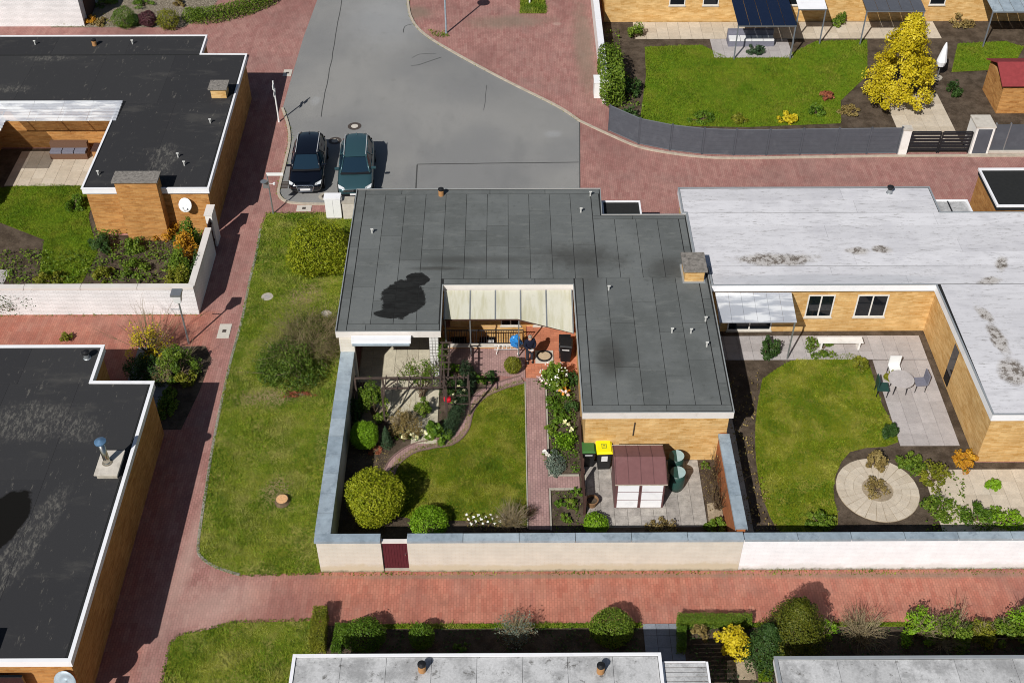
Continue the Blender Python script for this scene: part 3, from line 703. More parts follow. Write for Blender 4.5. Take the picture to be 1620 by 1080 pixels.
# newer red brick paths
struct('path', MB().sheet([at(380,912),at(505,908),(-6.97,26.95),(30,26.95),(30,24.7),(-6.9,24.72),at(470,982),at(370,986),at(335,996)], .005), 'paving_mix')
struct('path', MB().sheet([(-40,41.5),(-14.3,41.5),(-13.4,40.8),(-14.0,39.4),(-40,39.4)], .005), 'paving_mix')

# lawns
verge_poly = smooth_line([at(423,338), at(414,362), at(408,400), at(398,440), at(392,470), at(384,510), at(370,560), at(356,620), at(340,700), at(326,790), at(316,862), at(322,882), at(345,897), at(382,909)],3) + [(-7.05,26.98),(-7.05,36.8),(-7.2,37.2),(-7.2,48.9),at(545,339)]
struct('lawn', MB().sheet(verge_poly, .02), 'lawn_verge')
verge2 = [at(256,1090), at(262,1060), at(270,1020), at(282,1006), at(330,996), at(375,985), at(500,982), at(500,1040),(-7,19),(-12,19)]
struct('lawn', MB().sheet(verge2, .02), 'lawn_verge')
SB = [(-8.92,30.38,.25),(-11.3,42.76,.28),(-8.4,41.53,.24)]
grass('short dry-green grass of the long verge beside the brick path', verge_poly, 'blade_verge', 750, .02, .06, SB, .1)
grass('short grass in the lower corner below the path junction', verge2, 'blade_verge', 750, .02, .06, (), .1)

# ================================================================== MAIN HOUSE
ZR = 3.0
mh_roof = [(-7.22,37.06),(-2.8,37.06),(-2.82,40.06),(2.9,40.06),(2.93,32.32),(8.87,32.32),(8.9,40.9),(8.4,40.95),(8.4,45.12),(4.46,45.12),(4.5,47.2),(-7.22,47.2)]
house = thing('house', 'grey felt flat-roofed bungalow wrapped round the walled garden', 'house', (-7,37,0))
mh_wall = [(-6.95,41.2),(-2.6,41.2),(-2.6,40.62),(3.08,40.62),(3.08,32.5),(8.75,32.5),(8.75,40.8),(8.3,40.8),(8.3,45.0),(4.35,45.0),(4.35,47.0),(-6.95,47.0)]
MB().prism(mh_wall, -.02, ZR-.36).build('wall', 'brick_yellow', house)
MB().box(-7.1,-6.95,37.25,47.0,0,ZR-.36).box(-7.1,-6.48,37.0,37.25,0,ZR-.36).build('wall', 'render_cream', house)
MB().box(-3.32,-2.92,37.12,37.4,0,ZR-.36).build('column', 'tile_white', house)
MB().box(-6.9,-2.95,37.4,41.1,ZR-.42,ZR-.365).build('ceiling', 'dark_wood', house)  # unseen ceiling, coloured dark to deepen the shade on the terrace
roof = MB().prism(offset(mh_roof,-.03), ZR-.34, ZR-.009).build('roof', 'felt_under', house)
fa = MB().ring(offset(mh_roof,.0), offset(mh_roof,-.028), ZR-.34, ZR+.006).build('fascia', 'fascia_cream', house)
MB().ring(offset(mh_roof,.012), offset(mh_roof,-.03), ZR+.008, ZR+.022).build('edge_trim', 'edge_grey', house)
e = .08
sheets(roof, 'felt_grey', [(-6.75,-2.9,37.55,46.75)], ZR, 1.0, splits=3)
sheets(roof, 'felt_grey', [(-2.9,4.0,40.5,46.75)], ZR, 1.0, splits=2)
sheets(roof, 'felt_grey', [(4.02,8.0,40.55,44.75)], ZR, 1.0, splits=0)
sheets(roof, 'felt_grey', [(3.35,8.42,32.75,40.53)], ZR, 1.0, splits=2)
sheets(roof, 'felt_grey', [(-7.14,-6.77,37.14,47.12)], ZR, .4, splits=4)
sheets(roof, 'felt_grey', [(46.77,47.12,-6.75,4.42)], ZR, .4, splits=3, along='x')
sheets(roof, 'felt_grey', [(37.14,37.53,-6.75,-2.88)], ZR, .4, splits=2, along='x')
sheets(roof, 'felt_grey', [(40.14,40.48,-2.78,2.92)], ZR, .4, splits=2, along='x')
sheets(roof, 'felt_grey', [(2.98,3.33,32.75,40.46)], ZR, .4, splits=3)
sheets(roof, 'felt_grey', [(8.44,8.80,32.75,40.85)], ZR, .4, splits=3)
sheets(roof, 'felt_grey', [(32.40,32.73,2.98,8.8)], ZR, .4, splits=2, along='x')
sheets(roof, 'felt_grey', [(44.77,45.04,4.02,8.32)], ZR, .4, splits=1, along='x')
sheets(roof, 'felt_grey', [(8.02,8.32,41.05,44.75)], ZR, .4, splits=1)
sheets(roof, 'felt_grey', [(4.02,4.38,45.06,46.75)], ZR, .4, splits=1)
for p in ((589,369),(934,310),(919,336),(963,459),(1116,508),(1063,526),(1093,527),(1118,548)): vent(roof, *at(p[0],p[1],ZR), ZR)
vent(roof, *at(698,309,ZR), ZR, 'clay')
ch = chimney(roof, 7.78, 8.62, 40.2, 41.3, ZR, 3.62, 'brick_yellow', .1, 'cap_stone')
MB().box(7.70,8.70,40.12,41.38,ZR+.002,ZR+.06).build('flashing', 'edge_metal', ch)
# awning cassette over the terrace
aw = MB().box(-6.55,-4.05,36.72,36.98,2.62,2.86).build('awning_box', 'fascia_white', house)
MB().box(-6.5,-4.1,36.62,36.705,2.58,2.66).build('awning_bar', 'zinc', aw)
# entrance canopy
cn = MB().box(4.6,6.35,45.2,46.75,2.42,2.5).build('canopy', 'felt_under', house)
MB().ring(rect(4.55,6.42,45.16,46.82), rect(4.63,6.34,45.24,46.74), 2.38, 2.56).build('canopy_frame', 'fascia_white', cn)
MB().bar((6.36,46.76,0),(6.36,46.76,2.37),.035).build('post', 'white_paint', cn)
# windows facing the light well and courtyard
window(house, -2.1, -.9, 40.62, 1.0, 2.3); window(house, -.3, .6, 40.62, .1, 2.2); window(house, 1.2, 2.6, 40.62, .1, 2.2)
MB().box(4.9,5.9,45.0,45.06,.02,2.1).build('door', 'white_paint', house)
window(house, -5.9,-3.6,41.2,.1,2.3)
# terrace + steps: light well lining
pit = tag(thing('light_well', None, None, (-2.9,39.35,-2)), kind='structure')
MB().box(-2.9,.7,39.35,40.6,-2.1,-2.0).build('floor', 'concrete', pit)
MB().box(-3.05,.85,39.15,39.348,-2.1,.12).box(-3.05,-2.902,39.35,40.6,-2.1,.1).box(.702,.85,39.35,40.6,-2.1,.1).build('wall', 'brick_orange', pit)
MB().box(-2.9,.7,40.56,40.616,-2.0,-.02).build('wall', 'brick_yellow', pit)
for a, b in ((-1.25,-.55),(-2.6,-1.9)):
    MB().box(a,b,40.5,40.558,-1.25,-.55).build('window', 'dark_glass', pit)
MB().box(-.95,-.62,40.46,40.498,-.85,-.7).build('sign', 'white_plastic', pit)
MB().box(-3.05,.86,39.12,39.36,.122,.17).build('coping', 'concrete_pale', pit)

# railing along the well
rl = thing('railing', 'black metal railing with upright bars along the light well', 'railing', (-2.8,39.25,.17))
MB().bar((-2.85,39.25,1.05),(.72,39.25,1.05),.028).bar((-2.85,39.25,.27),(.72,39.25,.27),.02).build('rail', 'black_metal', rl)
bm_ = None
for i in range(33):
    x = -2.8+i*.11
    if bm_ is None: bm_ = MB().bar((0,0,.1),(0,0,.86),.013,n=5).build('bar', 'black_metal', rl, loc=(x,39.25,.18))
    else: copy_part(bm_, (x,39.25,.18), rl)

# polycarbonate canopy in the courtyard
cp = thing('patio_canopy', 'algae-stained translucent sheet canopy in the courtyard corner', 'canopy', (-2.8,40,0))
zA, zB = 2.72, 2.34
def can_y(x): return 38.55 if x < .45 else 38.55 - (x-.45)/(2.86-.45)*.72
xs = [-2.76,-1.62,-.52,.58,1.70,2.86]
for i in range(5):
    a, b = xs[i]+.03, xs[i+1]-.03
    def P(x, y, dz): 
        t = (40.0-y)/(40.0-38.55); return (x, y, zA+(zB-zA)*t+dz)
    cor = [(a,can_y(a)),(b,can_y(b)),(b,40.0),(a,40.0)]
    if a < .45 < b: cor = [(a,can_y(a)),(.45,38.55),(b,can_y(b)),(b,40.0),(a,40.0)]
    n_ = len(cor); vs = [P(x,y,0) for x,y in cor]+[P(x,y,.025) for x,y in cor]
    MB().add(vs, [tuple(range(n_,2*n_)), tuple(reversed(range(n_)))]+[(k,(k+1)%n_,n_+(k+1)%n_,n_+k) for k in range(n_)]).build('sheet', 'poly_sheet', cp)
for x in xs: MB().bar(P(min(max(x,-2.73),2.83),can_y(x)-.02,.02),P(min(max(x,-2.73),2.83),40.0,.02),.038,square=True).build('rafter', 'galvanised', cp)
MB().bar((-2.76,38.6,zB-.06),(.45,38.6,zB-.06),.05,square=True).bar((.45,38.6,zB-.06),(2.84,37.9,zB-.2),.05,square=True).build('beam', 'dark_wood', cp)
for x,y in ((-1.62,38.62),(.5,38.62),(-2.7,38.62)): MB().bar((x,y,.0),(x,y,zB-.1),.035,square=True).build('post', 'galvanised', cp)

# ================================================================== NEIGHBOUR WITH THE WHITE ROOF
wh_roof = [(8.43,41.25),(8.96,41.2),(8.96,39.95),(18.78,39.95),(18.94,32.13),(26,32.13),(26,45.2),(20.38,45.2),(20.38,47.22),(8.25,47.22),(8.25,45.22),(8.43,45.2)]
wh = thing('house', 'bungalow with a pale weathered flat roof beside the grey-roofed one', 'house', (8.3,40,0))
wh_wall = [(8.5,41.4),(9.1,41.3),(9.1,40.25),(19.0,40.25),(19.1,32.35),(25.8,32.35),(25.8,45.0),(20.2,45.0),(20.2,47.0),(8.4,47.0),(8.4,45.2),(8.5,45.15)]
MB().prism(wh_wall, 0, ZR-.36).build('wall', 'brick_yellow', wh)
roof = MB().prism(offset(wh_roof,-.02), ZR-.34, ZR-.012).build('roof', 'felt_under', wh)
MB().ring(wh_roof, offset(wh_roof,-.018), ZR-.34, ZR+.006).build('fascia', 'fascia_white', wh)
MB().ring(offset(wh_roof,.015), offset(wh_roof,-.06), ZR+.008, ZR+.035).build('edge_trim', 'edge_metal', wh)
sheets(roof, 'felt_white', [(45.22,47.14,8.33,20.3)], ZR, .95, .008, 1, 'x')
sheets(roof, 'felt_white', [(41.3,45.2,8.5,25.9)], ZR, .95, .008, 1, 'x')
sheets(roof, 'felt_white', [(40.03,41.28,9.05,25.9)], ZR, .6, .008, 1, 'x')
sheets(roof, 'felt_white', [(32.2,40.0,19.0,25.9)], ZR, .95, .008, 0, 'x')
vent(roof, *at(1407,305,ZR), ZR, 'metal')
cn = MB().box(20.5,22.15,45.28,46.75,2.42,2.5).build('canopy', 'felt_mottled', wh)
MB().ring(rect(20.43,22.22,45.24,46.82), rect(20.51,22.14,45.32,46.74), 2.38, 2.56).build('canopy_frame', 'fascia_white', cn)
MB().box(21.22,21.28,45.3,46.74,2.501,2.53).build('canopy_bar', 'black_metal', cn)
window(wh, 13.4,14.6,40.25,.9,2.2); window(wh, 15.6,17.0,40.25,.9,2.2); window(wh, 10.0,12.0,40.25,.1,2.2)
MB().box(19.04,19.098,36.5,38.2,.1,2.2).build('window', 'dark_glass', wh)
nb = thing('patio_canopy', 'grey corrugated canopy against the pale-roofed bungalow', 'canopy', (9.2,40,0))
for i in range(6):
    a = 9.15+i*.56
    MB().add([(a,38.3,2.3),(a+.55,38.3,2.3),(a+.55,39.93,2.6),(a,39.93,2.6),(a,38.3,2.32),(a+.55,38.3,2.32),(a+.55,39.93,2.62),(a,39.93,2.62)], [(3,2,1,0),(4,5,6,7),(0,1,5,4),(1,2,6,5),(2,3,7,6),(3,0,4,7)]).build('sheet', 'clear_sheet', nb)
for x in (9.2,12.45): MB().bar((x,38.4,0),(x,38.4,2.28),.04,square=True).build('post', 'galvanised', nb)
MB().bar((9.15,38.4,2.27),(12.5,38.4,2.27),.04,square=True).build('beam', 'galvanised', nb)

# small garage at the right edge
gr = thing('garage', 'small dark-roofed building with orange brick side at the right edge', 'garage', (23,46,0))
MB().box(23.25,29,45.7,48.6,0,2.75).build('wall', 'brick_orange', gr)
MB().box(23.2,29.05,45.65,48.65,2.752,2.99).build('roof', 'felt_under', gr)
MB().ring(rect(23.15,29.1,45.6,48.7), rect(23.25,29.0,45.7,48.6), 2.98, 3.08).build('edge_trim', 'fascia_white', gr)

# ================================================================== HOUSE UPPER LEFT
ZU = 2.8
ul_roof = [(-14.45,47.55),(-14.6,60.36),(-17.18,60.4),(-17.22,62.5),(-34,62.5),(-34,47.55),(-27.5,47.55),(-27.5,55.2),(-20.6,55.2),(-20.6,47.55)]
ul = thing('house', 'dark-roofed bungalow with orange brick and broad chimney at upper left', 'house', (-20,50,0))
MB().prism(offset(ul_roof,-.12), 0, ZU-.3).build('wall', 'brick_orange', ul)
roof = MB().prism(offset(ul_roof,-.03), ZU-.28, ZU-.009).build('roof', 'felt_under', ul)
sheets(roof, 'felt_black', [(-34,-17.3,60.4,62.42)], ZU, 4, .006, 0)
sheets(roof, 'felt_black', [(-34,-14.72,55.3,60.28)], ZU, 4, .006, 0)
sheets(roof, 'felt_black', [(-20.5,-14.66,47.65,55.29)], ZU, 3, .006, 0)
MB().ring(ul_roof, offset(ul_roof,-.03), ZU-.28, ZU+.006).build('fascia', 'fascia_white', ul)
MB().ring(offset(ul_roof,.03), offset(ul_roof,-.07), ZU+.008, ZU+.05).build('edge_trim', 'fascia_white', ul)
for p in ((56,71),(210,70),(333,195),(282,249),(292,262),(156,277)): vent(roof, *at(p[0],p[1],ZU), ZU)
vent(roof, *at(150,72,ZU), ZU, 'clay')
ch = chimney(ul, -18.75,-16.75,47.05,47.75,0,3.55,'brick_orange',.09,'cap_stone')
chimney(roof, -15.75,-14.95,55.75,56.45,ZU,3.35,'brick_yellow',.09,'cap_stone')
# corrugated clear roof over their courtyard
cr = thing('courtyard_roof', 'shiny clear corrugated sheets over the dark-roofed bungalow courtyard', 'roof sheet', (-23,54.5,0))
def corr(x0, x1, y0, y1, z0, z1, axis='x', step=.12):
    mb = MB(); k = int((y1-y0)/step) if axis == 'x' else int((x1-x0)/step); vs = []; fs = []
    for i in range(k+1):
        t = i/k; w = .03*(1 if i % 2 else -1)
        for s in (0,1):
            if axis == 'x': vs.append((x0+(x1-x0)*s, y0+(y1-y0)*t, z0+(z1-z0)*t+w))
            else: vs.append((x0+(x1-x0)*t, y0+(y1-y0)*s, z0+(z1-z0)*s+w))
    fs = [(2*i,2*i+1,2*i+3,2*i+2) for i in range(k)]
    return mb.add(vs, fs)
for a, b in ((-26.9,-25.0),(-25.0,-23.4),(-23.4,-21.9),(-21.9,-20.35)): corr(a+.01,b,53.6,55.35,2.84,2.98).build('sheet', 'clear_sheet', cr)
corr(-27.6,-26.0,50.6,53.55,2.84,2.95).build('sheet', 'clear_sheet', cr)
for a in (-26.4,-24.6,-23.2,-21.8): MB().bar((a,53.6,2.80),(a,55.3,2.9),.035,square=True).build('batten', 'white_paint', cr)
for y,z in ((53.66,2.78),(54.5,2.84)): MB().bar((-26.9,y,z),(-20.4,y,z),.03,square=True).build('batten', 'white_paint', cr)
dish_i = [0]
def dish(label, x, y, z, r, tilt=.5, m='white_plastic'):
    d = thing('satellite_dish', label, 'satellite dish', (x,y+.3,z-.3))
    nrm = Vector((-.1,-math.cos(tilt),math.sin(tilt))).normalized(); u = nrm.cross(Vector((0,0,1))).normalized(); w = u.cross(nrm); c = Vector((x,y,z)); vs=[]; k=18
    for q,dp in ((0,.0),(.5,.03),(1,.1)):
        for i in range(k): t=2*math.pi*i/k; vs.append(c+(u*math.cos(t)*.92+w*math.sin(t))*r*q+nrm*dp)
    fs=[(a*k+i,a*k+(i+1)%k,(a+1)*k+(i+1)%k,(a+1)*k+i) for a in (0,1) for i in range(k)]
    o = MB().add(vs,fs).build('reflector', m, d, smooth=True); md = o.modifiers.new('s','SOLIDIFY'); md.thickness=.015
    MB().bar(c-w*r*.9+nrm*.08, c+nrm*.42-w*.1,.015).bar(c+nrm*.38-w*.1,c+nrm*.5-w*.1,.04).build('feed_arm','galvanised',d)
    MB().bar(c-nrm*.01,c-nrm*.25,.035).bar(c-nrm*.25,(x,y+.5,z-.25),.03).build('bracket','galvanised',d)
p = at(294,324,1.9); dish('round white satellite dish on the orange wall by the broad chimney', p[0], p[1]-.0, 1.9, .36)

# their white brick garden wall
gw = thing('garden_wall', 'white painted brick garden wall below the dark-roofed bungalow', 'wall', (-20,41.6,0))
MB().prism([(-40,41.57),(-14.28,41.57),(-14.28,46.0),(-14.5,46.0),(-14.5,41.79),(-40,41.79)], 0, 1.58).build('wall', 'brick_white', gw)
coping(gw, [(-14.39,46.0),(-14.39,41.7)], .28, 1.585, 'fascia_cream', 2.1); coping(gw, [(-14.26,41.68),(-40,41.68)], .27, 1.588, 'fascia_cream', 2.6)
pw = thing('gate_post', 'white gatepost wall stub beside the orange gable', 'wall', (-14.4,47,0))
MB().box(-14.62,-14.3,46.6,47.4,0,1.9).build('post', 'white_paint', pw); MB().box(-14.66,-14.26,46.55,47.42,1.902,1.96).build('coping', 'fascia_cream', pw)

# ================================================================== HOUSE LOWER LEFT
ZL = 2.9
ll_roof = [(-14.2,21.4),(-14.22,34.2),(-16.72,34.22),(-16.74,36.34),(-34,36.34),(-34,21.4)]
ll = thing('house', 'dark-roofed bungalow with steel flue pipe at lower left', 'house', (-20,25,0))
MB().prism(offset(ll_roof,-.14), 0, ZL-.3).build('wall', 'brick_orange', ll)
roof = MB().prism(offset(ll_roof,-.03), ZL-.28, ZL-.009).build('roof', 'felt_under', ll)
sheets(roof, 'felt_black', [(-34,-14.42,21.5,34.13)], ZL, 2.9, .008, 2)
sheets(roof, 'felt_black', [(-34,-16.84,34.14,36.25)], ZL, 2.9, .008, 0)
MB().ring(ll_roof, offset(ll_roof,-.03), ZL-.28, ZL+.006).build('fascia', 'fascia_white', ll)
MB().ring(offset(ll_roof,.03), offset(ll_roof,-.1), ZL+.008, ZL+.06).build('edge_trim', 'fascia_white', ll)
ch = chimney(roof, -15.25,-14.5,29.15,30.25,ZL,3.12,'concrete',.06,'concrete_pale',.06)
fx, fy = -14.95, 29.7
fl = MB().lathe((fx,fy,3.19),[(.2,0),(.13,.05),(.12,.1),(.12,1.0)],16).build('flue','steel',ch,smooth=True)
MB().lathe((fx,fy,4.2),[(.06,0),(.07,.08),(.22,.09),(.22,.15),(.03,.24)],16).build('flue_cap','blue_cap',ch)
vent(roof,*at(138,566,ZL),ZL,'metal'); chimney(ll,-19.5,-17.3,20.85,21.6,0,3.85,'brick_orange',.09,'cap_stone')  # second chimney is out of view, added for its shadow across the roof

p = at(105,1076,1.9); dish('blue-grey satellite dish on the orange wall at the bottom edge', p[0], p[1], 1.9, .42, m='zinc')
MB().box(-17.6,-15.9,21.2,21.3,1.0,2.3).build('window','dark_glass',ll)
ww = thing('garden_wall', 'low cream wall end at the bottom left corner', 'wall', (-14.4,20.5,0))
MB().box(-14.5,-14.2,12,20.9,0,1.7).build('wall','render_cream',ww); coping(ww,[(-14.35,12),(-14.35,20.95)],.36,1.705,'zinc',2.2)
# their entrance slabs
st = tag(thing('entrance_paving', None, None, (-15.5,37,0)), kind='structure')
slabs(st, -16.6,-14.75,34.3,39.3,.035,.6,.6,'slab_grey')

# ================================================================== BOTTOM HOUSES
ZB = 2.9
bh = thing('house', 'mottled grey flat roof with two clay vents at the bottom centre', 'house', (-6,15,0))
bp = rect(-7.0,4.95,12,21.6)
MB().prism(offset(bp,-.2),0,ZB-.3).build('wall','brick_yellow',bh)
roof = MB().prism(offset(bp,-.03),ZB-.28,ZB-.009).build('roof','felt_under',bh)
sheets(roof,'felt_mottled',[(-6.9,4.85,12.1,21.5)],ZB,1.55,.012,1)
MB().ring(bp,offset(bp,-.028),ZB-.28,ZB+.006).build('fascia','fascia_white',bh); MB().ring(offset(bp,.02),offset(bp,-.09),ZB+.008,ZB+.05).build('edge_trim','fascia_white',bh)
vent(roof,*at(668,1060,ZB),ZB,'clay'); vent(roof,*at(950,1062,ZB),ZB,'clay')
cn = thing('slatted_canopy','weathered slatted canopy beside the mottled grey roof','canopy',(5.7,20,0))
m0=None
for i in range(10):
    y = 21.28-i*.17
    if m0 is None: m0=MB().box(-.7,.7,-.07,.07,-.012,.012).build('slat','felt_mottled',cn,loc=(5.72,y,2.72))
    else: copy_part(m0,(5.72,y,2.72),cn)
MB().box(5.0,5.05,19.5,21.4,2.62,2.74).box(6.43,6.5,19.5,21.4,2.62,2.74).box(5.06,6.42,21.375,21.42,2.62,2.74).build('frame','fascia_white',cn)
MB().bar((6.46,21.3,0),(6.46,21.3,2.6),.035,square=True).build('post','white_paint',cn)
br = thing('house','mottled grey flat roof at the bottom right corner','house',(10,15,0))
bp = rect(8.64,26,12,21.44)
MB().prism(offset(bp,-.2),0,ZB-.3).build('wall','brick_yellow',br)
roof = MB().prism(offset(bp,-.03),ZB-.28,ZB-.009).build('roof','felt_under',br)
sheets(roof,'felt_mottled',[(8.75,25.9,12.1,21.34)],ZB,1.9,.01,1)
MB().ring(bp,offset(bp,-.028),ZB-.28,ZB+.006).build('fascia','fascia_white',br); MB().ring(offset(bp,.02),offset(bp,-.09),ZB+.008,ZB+.05).build('edge_trim','edge_metal',br)
# soil in front of the bottom houses, slab path to the door
struct('planting_bed', MB().sheet(rect(-6.95,26,19,24.66),.012),'soil')
kk = tag(thing('entrance_paving', None, None, (5.3,23,0)), kind='structure')
slabs(kk,4.85,6.25,21.65,24.66,.035,.5,.5,'slab_grey')

# ================================================================== HOUSES BEYOND (top edge)
th = thing('house','orange brick bungalow behind the big lawn at the top edge','house',(20,70,0))
MB().box(6.2,40,69.2,78,0,2.7).build('wall','brick_yellow',th); MB().box(6,40.2,69,78.2,2.702,3.0).build('roof','felt_under',th)
MB().ring(rect(5.9,40.3,68.9,78.3),rect(6.05,40.15,69.05,78.15),2.69,3.05).build('fascia','fascia_white',th)
for a,b in ((10.2,11.2),(12.3,13.3),(17.4,18.6),(26.5,27.5)): window(th,a,b,69.2,1.15,2.3,mull=0)
def flat_canopy(label,x0,x1,y0,y1,z,mat,frame='grey_panel_light',k=5):
    t = thing('patio_canopy',label,'canopy',(x0,y0,0))
    w=(x1-x0)/k
    for i in range(k): MB().add([(x0+i*w+.015,y0,z-.2),(x0+(i+1)*w-.015,y0,z-.2),(x0+(i+1)*w-.015,y1,z),(x0+i*w+.015,y1,z),(x0+i*w+.015,y0,z-.17),(x0+(i+1)*w-.015,y0,z-.17),(x0+(i+1)*w-.015,y1,z+.03),(x0+i*w+.015,y1,z+.03)],[(3,2,1,0),(4,5,6,7),(0,1,5,4),(1,2,6,5),(2,3,7,6),(3,0,4,7)]).build('sheet',mat,t)
    MB().bar((x0,y0+.05,z-.25),(x1,y0+.05,z-.25),.05,square=True).build('beam',frame,t)
    for x in (x0+.06,x1-.06): MB().bar((x,y0+.08,0),(x,y0+.08,z-.26),.05,square=True).build('post',frame,t)
    return t
a=at(1168,36,2.5); b=at(1262,36,2.5); flat_canopy('dark blue glazed patio canopy behind the big lawn',a[0],b[0],a[1],69.0,2.5,'solar_blue')
a=at(1264,10,2.6); b=at(1310,10,2.6); flat_canopy('white awning canopy next to the dark blue canopy',a[0],b[0],a[1],a[1]+2,2.6,'fascia_white',k=1)
a=at(1372,13,2.5); b=at(1466,13,2.5); flat_canopy('charcoal panelled canopy above the yellow tree',a[0],b[0],a[1],a[1]+2.5,2.5,'grey_panel')
a=at(1572,14,2.6); b=at(1660,14,2.6); flat_canopy('light grey metal canopy at the top right corner',a[0],b[0],a[1],a[1]+3,2.6,'zinc')
tw = thing('outbuilding','white brick building with dark doorway at the top left corner','building',(-30,70,0))
MB().box(-40,-26.55,68.85,76,0,2.6).build('wall','brick_white',tw); MB().box(-40.1,-26.45,68.75,76,2.602,2.85).build('roof','fascia_white',tw); MB().box(-26.548,-26.5,69.6,71.6,0,2.1).build('door','dark_wood',tw)
lw = thing('garden_wall','low white wall with pale coping beside the brick forecourt','wall',(5.5,66,0))
A,B = at(950,130), at(941,-20)
MB().box(5.5,5.75,59.6,75,0,1.45).build('wall','white_paint',lw); coping(lw,[(5.62,59.6),(5.62,75)],.34,1.455,'fascia_white',1.2)
bx = thing('cabinet','pale utility cabinet at the end of the low white wall','cabinet',(5.3,60.2,0))
MB().box(5.05,5.46,60.2,61.0,0,1.0).build('body','white_plastic',bx); MB().box(5.02,5.47,60.17,61.03,1.002,1.05).build('lid','fascia_white',bx)

# ================================================================== MAIN GARDEN
WZ = 1.84
gwall = thing('garden_wall','cream rendered garden wall with zinc coping round the planted garden','wall',(-7,27,0))
MB().prism([(-7.02,27.0),(-4.66,27.0),(-4.66,27.28),(-6.58,27.28),(-6.58,36.98),(-7.02,36.98)],0,WZ).prism([(-3.7,27.0),(8.62,27.0),(8.62,27.28),(-3.7,27.28)],0,WZ).build('wall','render_cream',gwall)
coping(gwall,[(-6.8,37.0),(-6.8,27.32)],.56,WZ+.01,piece=1.0); coping(gwall,[(-7.09,27.14),(-4.66,27.14)],.33,WZ+.012,piece=2.0); coping(gwall,[(-3.7,27.14),(8.62,27.14)],.33,WZ+.012,piece=2.05)
MB().box(-4.66,-3.7,27.05,27.3,0,.12).build('doorstep','concrete',gwall)
gate = thing('wooden_gate','dark maroon boarded garden gate in the cream wall','gate',(-4.2,27.1,.12))
m0=None
for i in range(9):
    x=-4.62+i*.105+.03
    if m0 is None: m0=MB().box(-.049,.049,-.02,.02,0,1.5).build('board','maroon',gate,loc=(x+.02,27.1,.14))
    else: copy_part(m0,(x+.02,27.1,.14),gate)
MB().box(-4.64,-3.72,27.122,27.16,.3,.4).box(-4.64,-3.72,27.122,27.16,1.35,1.45).build('batten','maroon',gate); MB().box(-4.655,-3.705,27.05,27.2,1.66,1.74).build('lintel','fascia_cream',gate)
MB().lathe((-3.8,27.06,.95),[(.03,0),(.03,.06)],8).build('handle','chrome',gate)
dw = thing('garden_wall','red brick dividing wall with zinc coping beyond the shed','wall',(8.6,30,0))
MB().prism([(8.45,27.5),(8.75,27.5),(8.72,32.3),(8.42,32.3)],0,WZ).build('wall','brick_red',dw); coping(dw,[(8.6,27.48),(8.57,32.2)],.42,WZ+.01,piece=1.75)
ww = thing('garden_wall','white rendered wall with peeling paint along the lower path','wall',(14,27,0))
MB().box(8.63,40,27.02,27.28,0,WZ-.02).build('wall','render_white',ww); coping(ww,[(8.64,27.15),(40,27.15)],.3,WZ-.008,'zinc',2.0)

struct('garden_soil', MB().sheet([(-6.6,27.38),(8.5,27.38),(8.5,32.5),(3.08,32.5),(3.08,37.0),(-2.9,37.0),(-6.6,37.0)],.014),'soil')
edge = smooth_line([at(826,601),at(790,612),at(760,627),at(741,650),at(733,678),at(715,697),at(685,703),at(655,710),at(630,726),at(617,745),at(612,770)],5)   # curved brick edging
lawn_poly = edge + [at(600,800),at(625,815),at(655,822),at(740,824),at(800,830),(.74,29.1),(.74,37.0)]
struct('lawn', MB().sheet(lawn_poly,.03),'lawn_garden')
grass('short mown grass of the walled garden', lawn_poly,'blade_garden',1300,.03,.05)
R_,L_ = band(edge,.20,.20); mb=MB()
for i in range(len(R_)-1): mb.add([(*R_[i],.05),(*R_[i+1],.05),(*L_[i+1],.05),(*L_[i],.05)],[(0,1,2,3)])
R2,L2 = band(edge,.235,-.19)
ep = struct('edging_path', mb,'paving_garden')
mb=MB()
for i in range(len(R2)-1):
    a,b,c,d = R2[i],R2[i+1],L2[i+1],L2[i]
for side in (band(edge,.26,-.205), band(edge,-.205,.26)):
    R2,L2=side
    for i in range(len(R2)-1):
        q=[R2[i],R2[i+1],L2[i+1],L2[i]]; MB().prism([tuple(Vector(q[0]).lerp(Vector(q[1]),.02)),tuple(Vector(q[0]).lerp(Vector(q[1]),.96)),tuple(Vector(q[3]).lerp(Vector(q[2]),.96)),tuple(Vector(q[3]).lerp(Vector(q[2]),.02))],0,.08).build('edging_stone','edging_brown',ep)
struct('path', MB().sheet([(.80,28.95),(1.62,28.95),(1.62,37.25),(.80,37.25)],.04).sheet([(1.62,31.0),(2.88,31.0),(2.88,31.62),(1.62,31.62)],.0402),'paving_garden')
k1=tag(thing('border_edging',None,None,(1.7,33,0)),kind='structure')
for (x0,x1,y0,y1) in ((1.64,1.70,31.64,36.9),(1.64,2.88,31.64,31.7),(1.64,2.88,30.92,30.98),(1.64,1.70,28.9,30.9),(.74,.785,29.0,37.0)):
    n_=max(1,round(max(x1-x0,y1-y0)/.6))
    for i in range(n_):
        if y1-y0>x1-x0: MB().box(x0,x1,y0+(y1-y0)*i/n_+.004,y0+(y1-y0)*(i+1)/n_-.004,0,.08).build('edging_stone','concrete',k1)
        else: MB().box(x0+(x1-x0)*i/n_+.004,x0+(x1-x0)*(i+1)/n_-.004,y0,y1,0,.08).build('edging_stone','concrete',k1)
